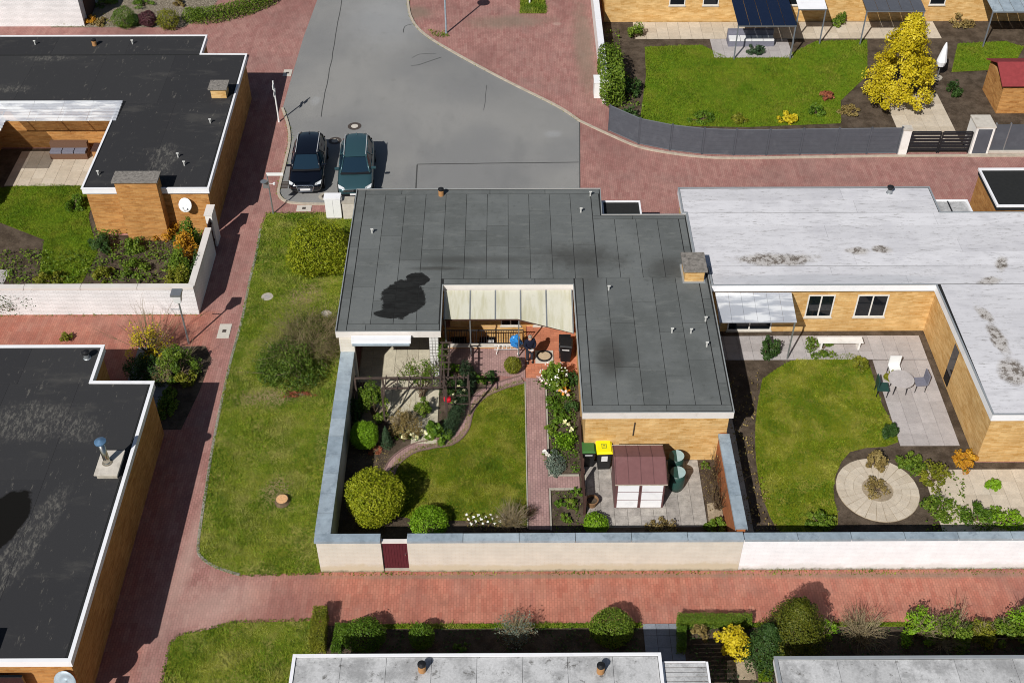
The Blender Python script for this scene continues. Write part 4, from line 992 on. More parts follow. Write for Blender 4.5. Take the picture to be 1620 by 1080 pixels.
# terrace under the roof
tr=tag(thing('terrace',None,None,(-5,37,0)),kind='structure')
MB().sheet([(-6.55,34.6),(-2.95,34.6),(-2.95,41.2),(-6.55,41.2)],.02).build('bedding','sandy_soil',tr)
slabs(tr,-6.5,-2.95,35.5,41.1,.06,.5,.5,'slab_beige',.012)
slabs(tr,-5.1,-2.95,33.4,35.5,.06,.5,.5,'slab_beige',.012,skip=lambda x,y:(x+5.1)<(35.6-y)*.55)
# red paved courtyard strip and terracotta patio
struct('courtyard_paving', MB().sheet([(-2.9,37.75),(.78,37.25),(.78,39.15),(-2.9,39.15)],.045),'paving_garden')
struct('patio', MB().sheet([(.8,37.25),(3.08,37.25),(3.08,40.62),(.86,40.62),(.86,39.1),(.8,39.1)],.047),'terracotta')
# shed yard
sy=tag(thing('shed_yard',None,None,(5.5,31,0)),kind='structure')
MB().sheet([(3.1,29.05),(7.75,29.05),(7.75,32.48),(3.1,32.48)],.02).build('bedding','concrete',sy)
slabs(sy,3.15,7.75,29.1,32.45,.06,.5,.48,'slab_washed',.012)

# pergola
pg=thing('pergola','weathered timber pergola with ladder-like top over the terrace','pergola',(-4.2,34.8,0))
def beam(a,b,w=.045,name='beam'): MB().bar(a,b,w,square=True).build(name,'grey_wood',pg)
beam((-6.3,35.1,2.2),(-1.6,35.12,2.2)); beam((-5.15,34.5,2.2),(-2.5,34.55,2.2)); beam((-2.75,34.5,2.26),(-2.75,37.1,2.26)); beam((-2.45,35.0,2.2),(-2.45,37.2,2.2))
for i in range(8): beam((-5.0+i*.48,34.42,2.255),(-5.0+i*.48,35.2,2.255),.03,'rung')
for i in range(5): beam((-2.85,35.5+i*.4,2.32),(-2.35,35.5+i*.4,2.32),.03,'rung')
for i in range(4): beam((-2.2+i*.2,34.9,2.25),(-2.2+i*.2,35.25,2.25),.025,'rung')
for x,y in ((-6.3,35.1),(-5.15,34.5),(-5.15,35.1),(-2.55,34.55),(-2.55,35.1),(-1.6,35.1),(-2.75,37.05)): beam((x,y,0),(x,y,2.16),.05,'post')
for z in (.6,1.1,1.6): beam((-2.55,35.16,z),(-1.6,35.16,z),.022,'lattice_bar')
for z in (.5,.9,1.3,1.7): beam((-2.70,35.2,z),(-2.70,37.0,z),.022,'lattice_bar')
beam((-5.15,34.5,1.2),(-5.15,35.1,1.8),.03,'brace'); beam((-4.5,35.1,2.16),(-5.1,35.1,1.6),.03,'brace')
# bench against the left wall, seen in shade
bn=thing('bench','grey wooden bench in the shade of the garden wall','bench',(-6.3,36,0))
for i in range(3): MB().box(-6.5+i*.13,-6.39+i*.13,35.0,36.6,.45,.48).build('seat_slat','grey_wood',bn)
for y in (35.1,36.4): MB().box(-6.5,-6.12,y,y+.07,.06,.448).build('leg','grey_wood',bn)
for i in range(2): MB().box(-6.54,-6.51,35.0,36.6,.6+i*.16,.72+i*.16).build('back_slat','grey_wood',bn)

# shed
sd=thing('garden_shed','maroon metal garden shed with white panelled doors','shed',(5.1,30.9,.06))
x0,x1,y0,y1=4.18,6.08,29.98,31.75; zf,zr,zb=1.58,1.92,1.62; ym=30.95
MB().add([(x0,y0,.06),(x1,y0,.06),(x1,y1,.06),(x0,y1,.06),(x0,y0,zf),(x1,y0,zf),(x1,y1,zb),(x0,y1,zb),(x0,ym,zr-.03),(x1,ym,zr-.03)],[(0,1,5,4),(2,3,7,6),(1,2,6,9,5),(3,0,4,8,7)]).build('wall','shed_side',sd)
rf=MB().add([(x0-.05,y0-.12,zf-.0),(x1+.05,y0-.12,zf-.0),(x1+.05,ym,zr),(x0-.05,ym,zr),(x1+.05,y1+.06,zb),(x0-.05,y1+.06,zb)],[(0,1,2,3),(3,2,4,5)]).build('roof','shed_roof',sd)
md=rf.modifiers.new('s','SOLIDIFY'); md.thickness=.04; md.offset=1
for i in range(5):
    xx=x0-.02+i*(x1-x0+.04)/4
    MB().bar((xx,y0-.12,zf+.05),(xx,ym,zr+.05),.014,square=True).bar((xx,ym,zr+.05),(xx,y1+.06,zb+.05),.014,square=True).build('roof_rib','shed_side',rf)
MB().box(x0-.06,x1+.06,y0-.155,y0-.125,zf-.01,zf+.035).box(x0-.06,x1+.06,y1+.065,y1+.1,zb-.0,zb+.05).build('gutter','kerb_stone',rf)
dn=MB(); w=(x1-x0)
for s in (0,1):
    a=x0+.05+s*(w/2-.02); b=a+w/2-.08
    d=MB().box(a-.02,b+.02,y0-.03,y0-.002,.09,zf-.06).build('door','shed_side',sd)
    for j in range(3):
        z0=.13+j*.47; MB().box(a+.03,b-.03,y0-.045,y0-.031,z0,z0+.425).build('panel','fascia_white',d)
# bins
def bin_(label,x,y,w,d,h,lid,paper,rz=0.0,group=None,mark=False):
    b=thing('wheelie_bin',label,'bin',(x,y,.06),None,rz)
    def fr(z0,z1,a,c,name,mat,par=b,**k): MB().add([(-a[0],-a[1],z0),(a[0],-a[1],z0),(a[0],a[1],z0),(-a[0],a[1],z0),(-c[0],-c[1],z1),(c[0],-c[1],z1),(c[0],c[1],z1),(-c[0],c[1],z1)],[(3,2,1,0),(4,5,6,7),(0,1,5,4),(1,2,6,5),(2,3,7,6),(3,0,4,7)]).build(name,mat,par,local=True)
    fr(.02,h-.08,(w*.38,d*.36),(w*.48,d*.46),'body','black_plastic')
    fr(h-.079,h-.03,(w*.5,d*.5),(w*.52,d*.53),'lid',lid); fr(h-.029,h+.03,(w*.5,d*.5),(w*.42,d*.44),'lid_top',lid)
    MB().bar((-w*.4,d*.56,h-.06),(w*.4,d*.56,h-.06),.018).bar((-w*.4,d*.46,h-.06),(-w*.4,d*.56,h-.06),.018).bar((w*.4,d*.46,h-.06),(w*.4,d*.56,h-.06),.018).build('handle','black_plastic',b,local=True)
    for s in (-1,1): MB().bar((s*w*.34,d*.42,.1),(s*w*.44,d*.42,.1),.1,n=14).build('wheel','tyre',b,local=True)
    if paper: MB().add([(-w*.2,-d*.447-.004,h*.52),(w*.2,-d*.447-.004,h*.52),(w*.2,-d*.462-.012,h*.82),(-w*.2,-d*.462-.012,h*.82)] if paper>1 else [(-w*.28,-d*.46-.006,h*.76),(w*.28,-d*.46-.006,h*.76),(w*.28,-d*.465-.012,h*.83),(-w*.28,-d*.465-.012,h*.83)],[(0,1,2,3)]).build('sticker','label_white',b,local=True)
    if mark: MB().ring(rect(-.1,.1,-.12,.12),rect(-.08,.08,-.1,.1),h+.031,h+.037).box(-.05,.05,.02,.05,h+.031,h+.036).box(-.05,.05,-.05,-.02,h+.031,h+.036).build('lid_mark','lid_green' if lid!='lid_yellow' else 'lid_green',b,local=True)
p=at(930,740); bin_('black wheelie bin with a green lid beside the picket fence',p[0],p[1]+.2,.52,.56,.98,'lid_green',1)
p=at(953,742); bin_('taller black wheelie bin with a bright yellow lid beside the shed',p[0]+.02,p[1]+.2,.62,.74,1.1,'lid_yellow',2,.04,mark=True)
p=at(895,575); bin_('all-black wheelie bin against the courtyard wall',p[0],p[1]+.25,.56,.62,1.0,'black_plastic',1,-.1)
# rain barrels
for lab,px,py in (('rear dark green rain barrel with pale lid beside the shed',1067,746),('front dark green rain barrel with pale lid beside the shed',1069,772)):
    p=at(px,py); b=thing('rain_barrel',lab,'rain barrel',(p[0],p[1],.06),'rain barrels beside the shed')
    MB().lathe((p[0],p[1],.06),[(.27,0),(.31,.25),(.31,.6),(.28,.9)],18).build('body','barrel_green',b,smooth=True)
    vs=[]; k=12
    MB().add([(p[0]+.3*math.cos(t),p[1]+.3*math.sin(t),.97) for t in np.linspace(-math.pi/2,math.pi/2,k)]+[(p[0]+.3*math.cos(t),p[1]+.3*math.sin(t),1.0) for t in np.linspace(-math.pi/2,math.pi/2,k)],[tuple(range(k,2*k)),tuple(reversed(range(k)))]+[(i,(i+1)%k,k+(i+1)%k,k+i) for i in range(k)]).build('lid','barrel_lid',b)
    MB().add([(p[0]-.3*math.cos(t)-.003,p[1]+.3*math.sin(t),.97) for t in np.linspace(-math.pi/2,math.pi/2,k)]+[(p[0]-.3*math.cos(t)-.003,p[1]+.3*math.sin(t),.99) for t in np.linspace(-math.pi/2,math.pi/2,k)],[tuple(range(k,2*k)),tuple(reversed(range(k)))]+[(i,(i+1)%k,k+(i+1)%k,k+i) for i in range(k)]).build('lid','barrel_green',b)
# picket fence between border and shed yard
pf=thing('picket_fence','dark brown picket fence between the flower border and the shed yard','fence',(2.98,31.5,0))
m0=None
for i in range(46):
    y=29.75+i*.09
    if 31.05<y<31.6: continue
    if m0 is None: m0=MB().box(-.012,.012,-.022,.022,0,.9).build('picket','dark_wood',pf,loc=(2.98,y,.08))
    else: copy_part(m0,(2.98,y,.08),pf)
for y0_,y1_ in ((29.72,31.05),(31.6,33.9)):
    for z in (.25,.82): MB().box(2.993,3.03,y0_,y1_,z,z+.06).build('rail','dark_wood',pf)
for y in (29.7,31.07,31.62,33.9): MB().box(2.94,3.04,y-.05,y+.05,0,1.08).build('post','dark_wood',pf)
pt=thing('planter','round brown planter tub with soil at the fence end','planter',(*at(936,800),.06))
p=at(936,800); MB().lathe((*p,.06),[(.17,0),(.24,.32),(.26,.34),(.22,.34),(.21,.28)],18,close=False).build('pot','pot_brown',pt); MB().lathe((*p,.28),[(.22,0),(.21,.02)],18).build('compost','soil',pt)
# fire ring on slab
p=at(861,566); fr_=thing('fire_ring','black iron ring with sand on a pale square slab','fire ring',(p[0],p[1],.05))
MB().box(p[0]-.4,p[0]+.4,p[1]-.4,p[1]+.4,.048,.085).build('slab','concrete_pale',fr_); MB().lathe((p[0],p[1],.087),[(.34,0),(.34,.07),(.29,.07),(.29,0)],28,close=False).build('ring','black_metal',fr_); MB().lathe((p[0],p[1],.088),[(.285,0),(.285,.03)],28).build('sand','sand',fr_)
# blue bag and added rack standing in for the railing bars' shadows
rk=thing('added_rack','low white rack added in place of the railing bar shadows','rack',(.2,38.95,.17))
for i in range(7): MB().bar((-.55+i*.17,38.75,.38),(-.55+i*.17,38.98,.38),.012).build('bar','white_paint',rk)
MB().bar((-.6,38.72,.38),(.55,38.72,.38),.015).bar((-.6,39.0,.38),(.55,39.0,.38),.015).build('frame','white_paint',rk)
for x in (-.5,.45): MB().bar((x,38.72,.05),(x+.1,39.0,.38),.014).bar((x,39.0,.05),(x+.1,38.72,.38),.014).build('leg','white_paint',rk)
def lump(name,label,cat,mat,c,r,seed=1,noise=.28,n=3):
    me=bpy.data.meshes.new(name); bm=bmesh.new(); bmesh.ops.create_icosphere(bm,subdivisions=n,radius=1); g=np.random.default_rng(seed); w=g.normal(0,3.2,(6,3)); ph=g.uniform(0,6,6)
    for v in bm.verts:
        q=np.array(v.co); k=1+noise*sum(math.sin(w[i]@q*1.3+ph[i]) for i in range(6))/3; v.co=Vector((q[0]*r[0]*k,q[1]*r[1]*k,q[2]*r[2]*k))
    zmin=min(v.co.z for v in bm.verts)
    for v in bm.verts: v.co.z-=zmin
    bm.to_mesh(me); bm.free(); me.materials.append(MAT[mat]); o=bpy.data.objects.new(name,me); o.location=c; COL.objects.link(o); return tag(o,label,cat) if label else o
lump('bag','crumpled shiny blue bag on the added white rack','bag','blue_cloth',(.38,38.86,.4),(.28,.22,.28),3)
# garden chair half under the canopy
gc=thing('garden_chair','black garden chair with grey cushion half hidden under the canopy','chair',(2.55,38.7,.05))
for sx in (-1,1):
    for yy in (38.5,38.95): MB().bar((2.55+sx*.24,yy,.05),(2.55+sx*.24,yy,.44),.018).build('leg','black_metal',gc)
MB().box(2.29,2.81,38.47,38.98,.44,.47).build('seat','black_plastic',gc); MB().box(2.31,2.79,38.49,38.92,.472,.56).build('cushion','grey_cushion',gc); MB().box(2.29,2.81,38.98,39.02,.5,1.0).build('backrest','black_plastic',gc); MB().box(2.33,2.72,38.44,38.6,.562,.585).build('towel','white_paint',gc)

# ------------------------------------------------------------------ person
def skin_mesh(name,verts,edges,radii,mat,parent,root=0,sub=2,loc=None):
    me=bpy.data.meshes.new(name); me.from_pydata(verts,edges,[]); o=bpy.data.objects.new(name,me); o.parent=parent; COL.objects.link(o)
    me.materials.append(MAT[mat]); md=o.modifiers.new('skin','SKIN'); md.use_smooth_shade=True
    for i,v in enumerate(me.skin_vertices[0].data):
        r=radii[i]; v.radius=(r,r) if not isinstance(r,tuple) else r; v.use_root=(i==root)
    s=o.modifiers.new('sub','SUBSURF'); s.levels=sub; s.render_levels=sub; return o
p=at(838,574); pe=thing('person','person in dark jacket and trousers holding a white device on the patio','person',(p[0],p[1],.05),None,.25)
# body (skin): head, neck, torso core, arms to the hands
V=[(0,.02,.86),(0,.03,1.05),(0,.03,1.26),(0,.02,1.36),(0,-.03,1.45),(0,-.05,1.54), (-.17,.03,1.27),(.17,.03,1.27),(-.22,-.02,1.03),(.22,-.02,1.03),(-.1,-.24,.99),(.1,-.24,.99),(-.06,-.30,.99),(.06,-.30,.99), (-.08,.02,.8),(.08,.02,.8),(-.09,0,.44),(.09,.0,.44),(-.1,.03,.08),(.1,.02,.08),(-.11,-.1,.04),(.11,-.11,.04)]
E_=[(0,1),(1,2),(2,3),(3,4),(4,5),(2,6),(2,7),(6,8),(7,9),(8,10),(9,11),(10,12),(11,13),(0,14),(0,15),(14,16),(15,17),(16,18),(17,19),(18,20),(19,21)]
R=[.12,.12,.13,.055,.088,.075,.06,.06,.042,.042,.028,.028,.034,.034,.085,.085,.055,.055,.04,.04,.032,.032]
body=skin_mesh('body',V,E_,R,'skin',pe)
for sgn in (-1,1):
    for k in range(4):
        fx=sgn*(.055-.016*k); skin_mesh('finger',[(fx+sgn*.01,-.31,1.0-.01*k),(fx*.9,-.345-.004*k,.995-.012*k),(fx*.75,-.36+.004*k,.972-.01*k)],[(0,1),(1,2)],[.009,.0085,.007],'skin',pe,0,1)
    skin_mesh('thumb',[(sgn*.08,-.29,1.01),(sgn*.06,-.32,1.03),(sgn*.035,-.34,1.03)],[(0,1),(1,2)],[.011,.010,.008],'skin',pe,0,1)
skin_mesh('jacket',[(0,.02,.82),(0,.03,1.05),(0,.03,1.28),(0,.01,1.37),(-.18,.03,1.29),(.18,.03,1.29),(-.24,-.02,1.03),(.24,-.02,1.03),(-.11,-.22,.99),(.11,-.22,.99)],[(0,1),(1,2),(2,3),(2,4),(2,5),(4,6),(5,7),(6,8),(7,9)],[(.19,.15),(.185,.15),(.19,.14),.07,.09,.09,.068,.068,.05,.05],'dark_cloth',pe)
skin_mesh('trousers',[(0,.02,.86),(-.09,.02,.78),(.09,.02,.78),(-.1,0,.44),(.1,0,.44),(-.105,.03,.1),(.105,.02,.1)],[(0,1),(0,2),(1,3),(2,4),(3,5),(4,6)],[.15,.11,.11,.08,.08,.06,.06],'trouser_cloth',pe)
for sgn in (-1,1): skin_mesh('shoe',[(sgn*.105,.06,.05),(sgn*.11,-.04,.05),(sgn*.115,-.15,.04)],[(0,1),(1,2)],[.05,.05,.04],'black_plastic',pe)
h=lump('hair',None,None,'hair_grey',(0,0,1.47),(.093,.105,.075),5,.08); h.parent=pe
for sgn in (-1,1): h=lump('ear',None,None,'skin',(sgn*.088,-.03,1.46),(.012,.022,.032),2,.05,2); h.parent=pe; h=lump('eye',None,None,'black_plastic',(sgn*.032,-.125,1.485),(.012,.008,.008),2,.02,2); h.parent=pe
h=lump('nose',None,None,'skin',(0,-.135,1.44),(.013,.018,.022),2,.05,2); h.parent=pe; h=lump('mouth',None,None,'tail_red',(0,-.12,1.415),(.025,.006,.006),2,.02,2); h.parent=pe
rc=thing('remote_control','white remote control held by the person on the patio','remote',(p[0],p[1],.05),None,.25)
MB().box(-.07,.07,-.37,-.29,1.02,1.05).build('body','white_plastic',rc,local=True); MB().box(-.06,.06,-.29,-.275,1.03,1.13).build('screen','dark_glass',rc,local=True)
for s_ in (-1,1): MB().bar((s_*.045,-.33,1.05),(s_*.045,-.33,1.075),.008).build('stick','black_plastic',rc,local=True)

# ================================================================== CARS
def car(label,x,y,L,W,Hh,paint,rz,grille,rails=True,wagon=1.0):
    c=thing('parked_car',label,'car',(x,y,.008),None,rz); kx=W/1.8; ky=L/4.4; kz=Hh/1.46
    st_=[(-2.2,.60,.60,.34),(-2.15,.76,.68,.24),(-1.95,.84,.76,.20),(-1.5,.885,.86,.19),(-1.02,.90,.94,.19),(-.2,.90,.97,.19),(.9,.90,.98,.19),(1.6,.89,.99,.2),(1.95,.83,.98,.24),(2.12,.70,.93,.30),(2.2,.52,.84,.4)]
    vs=[];fs=[]
    for (yy,w,top,bot) in st_:
        h=[(0,bot),(w*.8,bot),(w*.97,bot+.1),(w,bot+(top-bot)*.5),(w*.985,bot+(top-bot)*.8),(w*.9,top-.02),(w*.6,top+.015),(0,top+.03)]
        ringp=[(a,b) for a,b in h]+[(-a,b) for a,b in h[-2:0:-1]]
        vs+=[(a*kx,yy*ky,b*kz) for a,b in ringp]
    k=14
    for i in range(len(st_)-1):
        for j in range(k): fs.append((i*k+j,i*k+(j+1)%k,(i+1)*k+(j+1)%k,(i+1)*k+j))
    fs+=[tuple(range(k)),tuple(reversed(range((len(st_)-1)*k,len(st_)*k)))]
    o=MB().add(vs,fs).build('body',paint,c,smooth=True,local=True); s=o.modifiers.new('sub','SUBSURF'); s.levels=2; s.render_levels=2
    base=[(.73,-1.12,.95),(.80,-.5,.98),(.82,.4,1.0),(.79,1.4,1.0),(.62,2.10,.99)]; top=[(.56,-.38,1.40),(.585,.0,1.44),(.60,.6,1.455),(.57,1.35,1.43),(.44,1.86,1.33)]
    T=lambda p,s=1:(p[0]*s*kx,p[1]*ky,p[2]*kz)
    MB().add([T(base[0]),T(base[0],-1),T(top[0],-1),T(top[0]),(0,-1.2*ky,.97*kz),(0,-.40*ky,1.425*kz)],[(0,4,5,3),(4,1,2,5)]).build('windshield','car_glass',c,local=True,smooth=True)
    MB().add([T(base[4]),T(base[4],-1),T(top[4],-1),T(top[4])],[(0,1,2,3)]).build('rear_window','car_glass',c,local=True)
    for s in (1,-1):
        MB().add([T(q,s) for q in base]+[T(q,s) for q in top],[(i,i+1,5+i+1,5+i) for i in range(4)]).build('side_window','car_glass',c,local=True)
        pm=MB()
        for a,b in ((base[0],top[0]),(base[2],top[1]),(base[4],top[4])): pm.bar(T(a,s),T(b,s),.045,.04,n=6)
        for i in range(4): pm.bar(T(top[i],s),T(top[i+1],s),.035,n=6); pm.bar(T(base[i],s),T(base[i+1],s),.03,n=6)
        pm.add([T(base[3],s),T(base[4],s),T(top[4],s),T(top[3],s)],[(0,1,2,3)])
        pm.build('pillar',paint,c,local=True,smooth=True)
        m=MB().add([(s*(.80+a)*kx,(-.78+b)*ky,(1.0+d)*kz) for a in (0,.24) for b in (-.05,.06) for d in (-.05,.07)],[(0,1,3,2),(4,6,7,5),(0,4,5,1),(2,3,7,6),(0,2,6,4),(1,5,7,3)]).build('mirror',paint,c,local=True); bv=m.modifiers.new('b','BEVEL'); bv.width=.03; bv.segments=2
        MB().add([(s*.50*kx,-2.155*ky,.665*kz),(s*.80*kx,-2.05*ky,.69*kz),(s*.835*kx,-1.84*ky,.80*kz),(s*.52*kx,-2.09*ky,.752*kz),(s*.50*kx,-2.12*ky,.64*kz),(s*.80*kx,-2.0*ky,.66*kz),(s*.82*kx,-1.8*ky,.76*kz),(s*.52*kx,-2.0*ky,.70*kz)],[(0,1,2,3),(4,5,1,0),(5,6,2,1),(7,3,2,6),(4,0,3,7)]).build('headlight','headlamp',c,local=True)
        MB().add([(s*.54*kx,2.19*ky,.80*kz),(s*.76*kx,2.07*ky,.82*kz),(s*.74*kx,2.08*ky,.92*kz),(s*.54*kx,2.18*ky,.91*kz)],[(0,1,2,3)]).build('tail_light','tail_red',c,local=True)
        if rails: MB().bar(T((.55,-.2,1.49),s),T((.56,1.55,1.49),s),.022,n=6).bar(T((.55,-.2,1.44),s),T((.55,-.2,1.5),s),.02).bar(T((.56,1.55,1.42),s),T((.56,1.55,1.5),s),.02).build('roof_rail','rail_silver',c,local=True)
        for yy in (-1.38,1.32):
            w=thing('wheel',None,None,(0,0,0)); del WT[w.name]; bpy.data.objects.remove(w)
            w=MB().bar((s*(W/2-.22),yy*ky,.32),(s*(W/2+.004),yy*ky,.32),.32,n=24).build('wheel','tyre',c,local=True)
            MB().bar((s*(W/2-.02),yy*ky,.32),(s*(W/2+.012),yy*ky,.32),.21,n=14).build('rim','rim',w,local=True)
    rp=[];rf=[]
    for q in top:
        rp+=[T(q),((q[0]*.5)*kx,q[1]*ky,(q[2]+.03)*kz),(-(q[0]*.5)*kx,q[1]*ky,(q[2]+.03)*kz),T(q,-1)]
    for i in range(4):
        for j in range(3): rf.append((i*4+j,i*4+j+1,(i+1)*4+j+1,(i+1)*4+j))
    ro=MB().add(rp,rf).build('roof',paint,c,local=True,smooth=True); sb=ro.modifiers.new('sub','SUBSURF'); sb.levels=2; sb.render_levels=2
    MB().add([T((.03,1.62,1.42)),T((-.03,1.62,1.42)),T((0,1.78,1.40)),T((0,1.74,1.52))],[(0,1,3),(1,2,3),(2,0,3)]).build('antenna',paint,c,local=True)
    yf=-2.215*ky
    if grille=='rings':
        g=MB().add([(-.36*kx,yf,.34*kz),(.36*kx,yf,.34*kz),(.44*kx,yf+.03,.60*kz),(.36*kx,yf+.06,.67*kz),(-.36*kx,yf+.06,.67*kz),(-.44*kx,yf+.03,.60*kz)],[(0,1,2,3,4,5)]).build('grille','black_plastic',c,local=True)
        o2=[(-.36,yf-.004,.34),(.36,yf-.004,.34),(.44,yf+.026,.60),(.36,yf+.055,.67),(-.36,yf+.055,.67),(-.44,yf+.026,.60)]; gm=MB()
        for i in range(6): a,b=o2[i],o2[(i+1)%6]; gm.bar((a[0]*kx,a[1],a[2]*kz),(b[0]*kx,b[1],b[2]*kz),.022)
        for z in (.42,.5,.58): gm.bar((-.38*kx,yf+.01,z*kz),(.38*kx,yf+.01,z*kz),.012)
        gm.build('grille_frame','chrome',g,local=True)
        em=MB()
        for i in range(4):
            cx=-.13+i*.087
            for t in range(10): a=2*math.pi*t/10;b=2*math.pi*(t+1)/10; em.bar((cx+.052*math.cos(a),yf+.02,.61+.052*math.sin(a)),(cx+.052*math.cos(b),yf+.02,.61+.052*math.sin(b)),.009,n=4)
        em.build('emblem','chrome',g,local=True)
    else:
        g=MB().add([(-.62*kx,yf+.0,.56*kz),(.62*kx,yf+.0,.56*kz),(.55*kx,yf+.05,.68*kz),(-.55*kx,yf+.05,.68*kz)],[(0,1,2,3)]).build('grille','chrome',c,local=True)
        em=MB().lathe((0,0,0),[(.075,0),(.075,.02)],14); em.v=[(a,yf-.005-z,.625*kz+b) for a,b,z in em.v]; em.build('emblem','black_plastic',g,local=True)
        MB().add([(-.66*kx,yf-.004,.30*kz),(.66*kx,yf-.004,.30*kz),(.7*kx,yf+.0,.47*kz),(-.7*kx,yf+.0,.47*kz)],[(0,1,2,3)]).build('air_intake','black_plastic',c,local=True)
        MB().bar((-.72*kx,yf+.0,.28*kz),(.72*kx,yf+.0,.28*kz),.03).build('bumper_trim','chrome',c,local=True)
    MB().add([T((.74,-1.22,.945)),T((-.74,-1.22,.945)),T((-.72,-1.08,.985)),T((.72,-1.08,.985)),(0,-1.30*ky,.985*kz),(0,-1.17*ky,1.005*kz)],[(0,4,5,3),(4,1,2,5)]).build('cowl','black_plastic',c,local=True)
    MB().box(-.26,.26,yf-.03,yf-.012,.40,.51).build('number_plate','label_white',c,local=True)
    return c
p=at(481,304,.2); q=at(504,233,.2)
car('glossy black hatchback with chrome grille parked nearest the sign',-10.5,52.9,4.35,1.82,1.44,'car_black',.035,'rings')
car('teal green estate car with roof rails parked by the grey roof',-7.92,52.55,4.5,1.86,1.52,'car_teal',.05,'bar')

# ================================================================== STREET FURNITURE
def post(name,label,cat,x,y,h,r=.04,mat='galvanised'):
    t=thing(name,label,cat,(x,y,0)); MB().lathe((x,y,0),[(r*1.3,0),(r,.3),(r*.85,h)],10).build('pole',mat,t); return t
x,y=at(432.5,338); t=post('street_sign','white street-name sign on a grey post at the verge corner','street sign',x,y,2.45)
MB().box(x-.02,x+.82,y-.03,y-.008,2.36,2.53).build('name_plate','white_plastic',t)
MB().lathe((x-.2,y-.05,2.02),[(.17,0),(.17,.02)],16).build('round_plate','galvanised',t); MB().box(x-.3,x+.02,y+.05,y+.07,1.55,2.0).build('plate','galvanised',t); MB().bar((x+.25,y-.03,1.88),(x+.03,y,1.88),.012).lathe((x+.3,y-.03,1.84),[(.06,0),(.06,.1)],10).build('bracket','white_plastic',t)
x,y=at(441.5,193); t=post('sign_post','slim pale sign post standing in shade beside the dark-roofed bungalow','sign post',x,y,2.62,.045,'white_plastic')
MB().box(x-.03,x+.015,y-.25,y+.05,2.2,2.45).build('plate','white_plastic',t); MB().box(x-.012,x+.012,y-.3,y+.28,1.78,2.0).build('plate','white_plastic',t)
x,y=at(706,53); t=post('street_lamp','tall pale street lamp on the brick forecourt','street lamp',x,y,4.05,.06,'zinc')
MB().lathe((x,y,4.05),[(.1,0),(.38,.06),(.42,.12),(.3,.26),(.05,.36)],20).build('lamp_head','galvanised',t)
x,y=at(299,543); t=post('street_lamp','short street lamp with boxy white head among the yellow shrubs','street lamp',x,y,2.5,.045,'galvanised')
MB().add([(x+sx*a,y+sy*a,z) for z,a in ((2.5,.13),(2.95,.2)) for sx,sy in ((-1,-1),(1,-1),(1,1),(-1,1))],[(0,1,5,4),(1,2,6,5),(2,3,7,6),(3,0,4,7),(3,2,1,0)]).build('lamp_glass','white_plastic',t)
MB().box(x-.23,x+.23,y-.23,y+.23,2.952,3.05).build('lamp_roof','galvanised',t); MB().bar((x,y,2.05),(x-.42,y,2.05),.02).build('arm','galvanised',t)
x,y=at(838,6); t=post('sign_post','pale post in the small square weed bed at the top edge','post',x,y,2.6,.05,'white_plastic')
# cabinets
p=at(517,347); cb=thing('cabinet','white electricity cabinet at the corner of the verge','cabinet',(p[0],p[1],0))
MB().box(p[0],p[0]+.78,p[1],p[1]+.42,.1,1.22).build('body','white_plastic',cb); MB().box(p[0]-.03,p[0]+.81,p[1]-.03,p[1]+.45,1.222,1.32).build('lid','fascia_white',cb); MB().box(p[0]+.02,p[0]+.76,p[1]+.02,p[1]+.4,0,.098).build('plinth','concrete',cb)
MB().box(p[0]+.386,p[0]+.394,p[1]-.006,p[1]-.001,.14,1.2).build('door_gap','galvanised',cb)
cb=thing('cabinet','lower weathered concrete cabinet beside the white electricity cabinet','cabinet',(p[0]+1,p[1],0))
MB().box(p[0]+.86,p[0]+1.45,p[1]+.0,p[1]+.5,0,.98).build('body','concrete_pale',cb); MB().box(p[0]+.84,p[0]+1.47,p[1]-.02,p[1]+.52,.982,1.04).build('lid','concrete',cb)
# covers
def manhole(label,px,py,r=.36,ring_='iron',mid='concrete_pale',z=.008):
    x,y=at(px,py); t=thing('manhole_cover',label,'manhole cover',(x,y,z)); MB().lathe((x,y,z),[(r,0),(r,.006)],26).build('frame',ring_,t); MB().lathe((x,y,z+.006),[(r*.52,0),(r*.52,.006)],22).build('lid',mid,t)
manhole('round manhole with pale centre above the teal car',561,200,.38); manhole('rusty manhole half under the black car',530,223,.36,'iron','concrete'); manhole('worn manhole in the asphalt below the cars',514,311,.33,'concrete','iron')
manhole('pale round cover in the verge grass beside the path',423,470,.28,'concrete','slab_patio',.03); manhole('stone-ringed drain in the verge beneath the bare shrub',516,497,.26,'concrete','concrete_pale',.03)
def hatch(label,px,py,w,d,rz=0.0):
    x,y=at(px,py); t=thing('inspection_cover',label,'inspection cover',(x,y,.007),None,rz); MB().box(-w/2,w/2,-d/2,d/2,0,.02).build('slab','concrete_pale',t,local=True); MB().box(-.09,.09,-.09,.09,.0202,.026).build('insert','iron',t,local=True)
hatch('pale square cover in the brick path below the lamp shadow',355,524,.55,.95); hatch('pale square cover in the paving next to the verge corner',481,330,.75,.5); hatch('pale square cover in the paving near the road top',455,116,.5,.75)
x,y=at(450,293); t=thing('drain_grate','dark slotted drain grate in the gutter by the black car','drain',(x,y,.008))
for i in range(5): MB().box(x-.25,x+.2,y-.3+i*.13,y-.2+i*.13,.007,.014).build('bar','iron',t)
x,y=at(447,794); t=thing('tree_stump','freshly cut tree stump in the verge grass','tree stump',(x,y,0)); 
MB().lathe((x,y,.0),[(.34,0),(.27,.1),(.25,.2)],14).build('trunk','bark',t); MB().lathe((x,y,.2),[(.235,.001),(.23,.012)],14).build('cut_face','cut_wood',t)

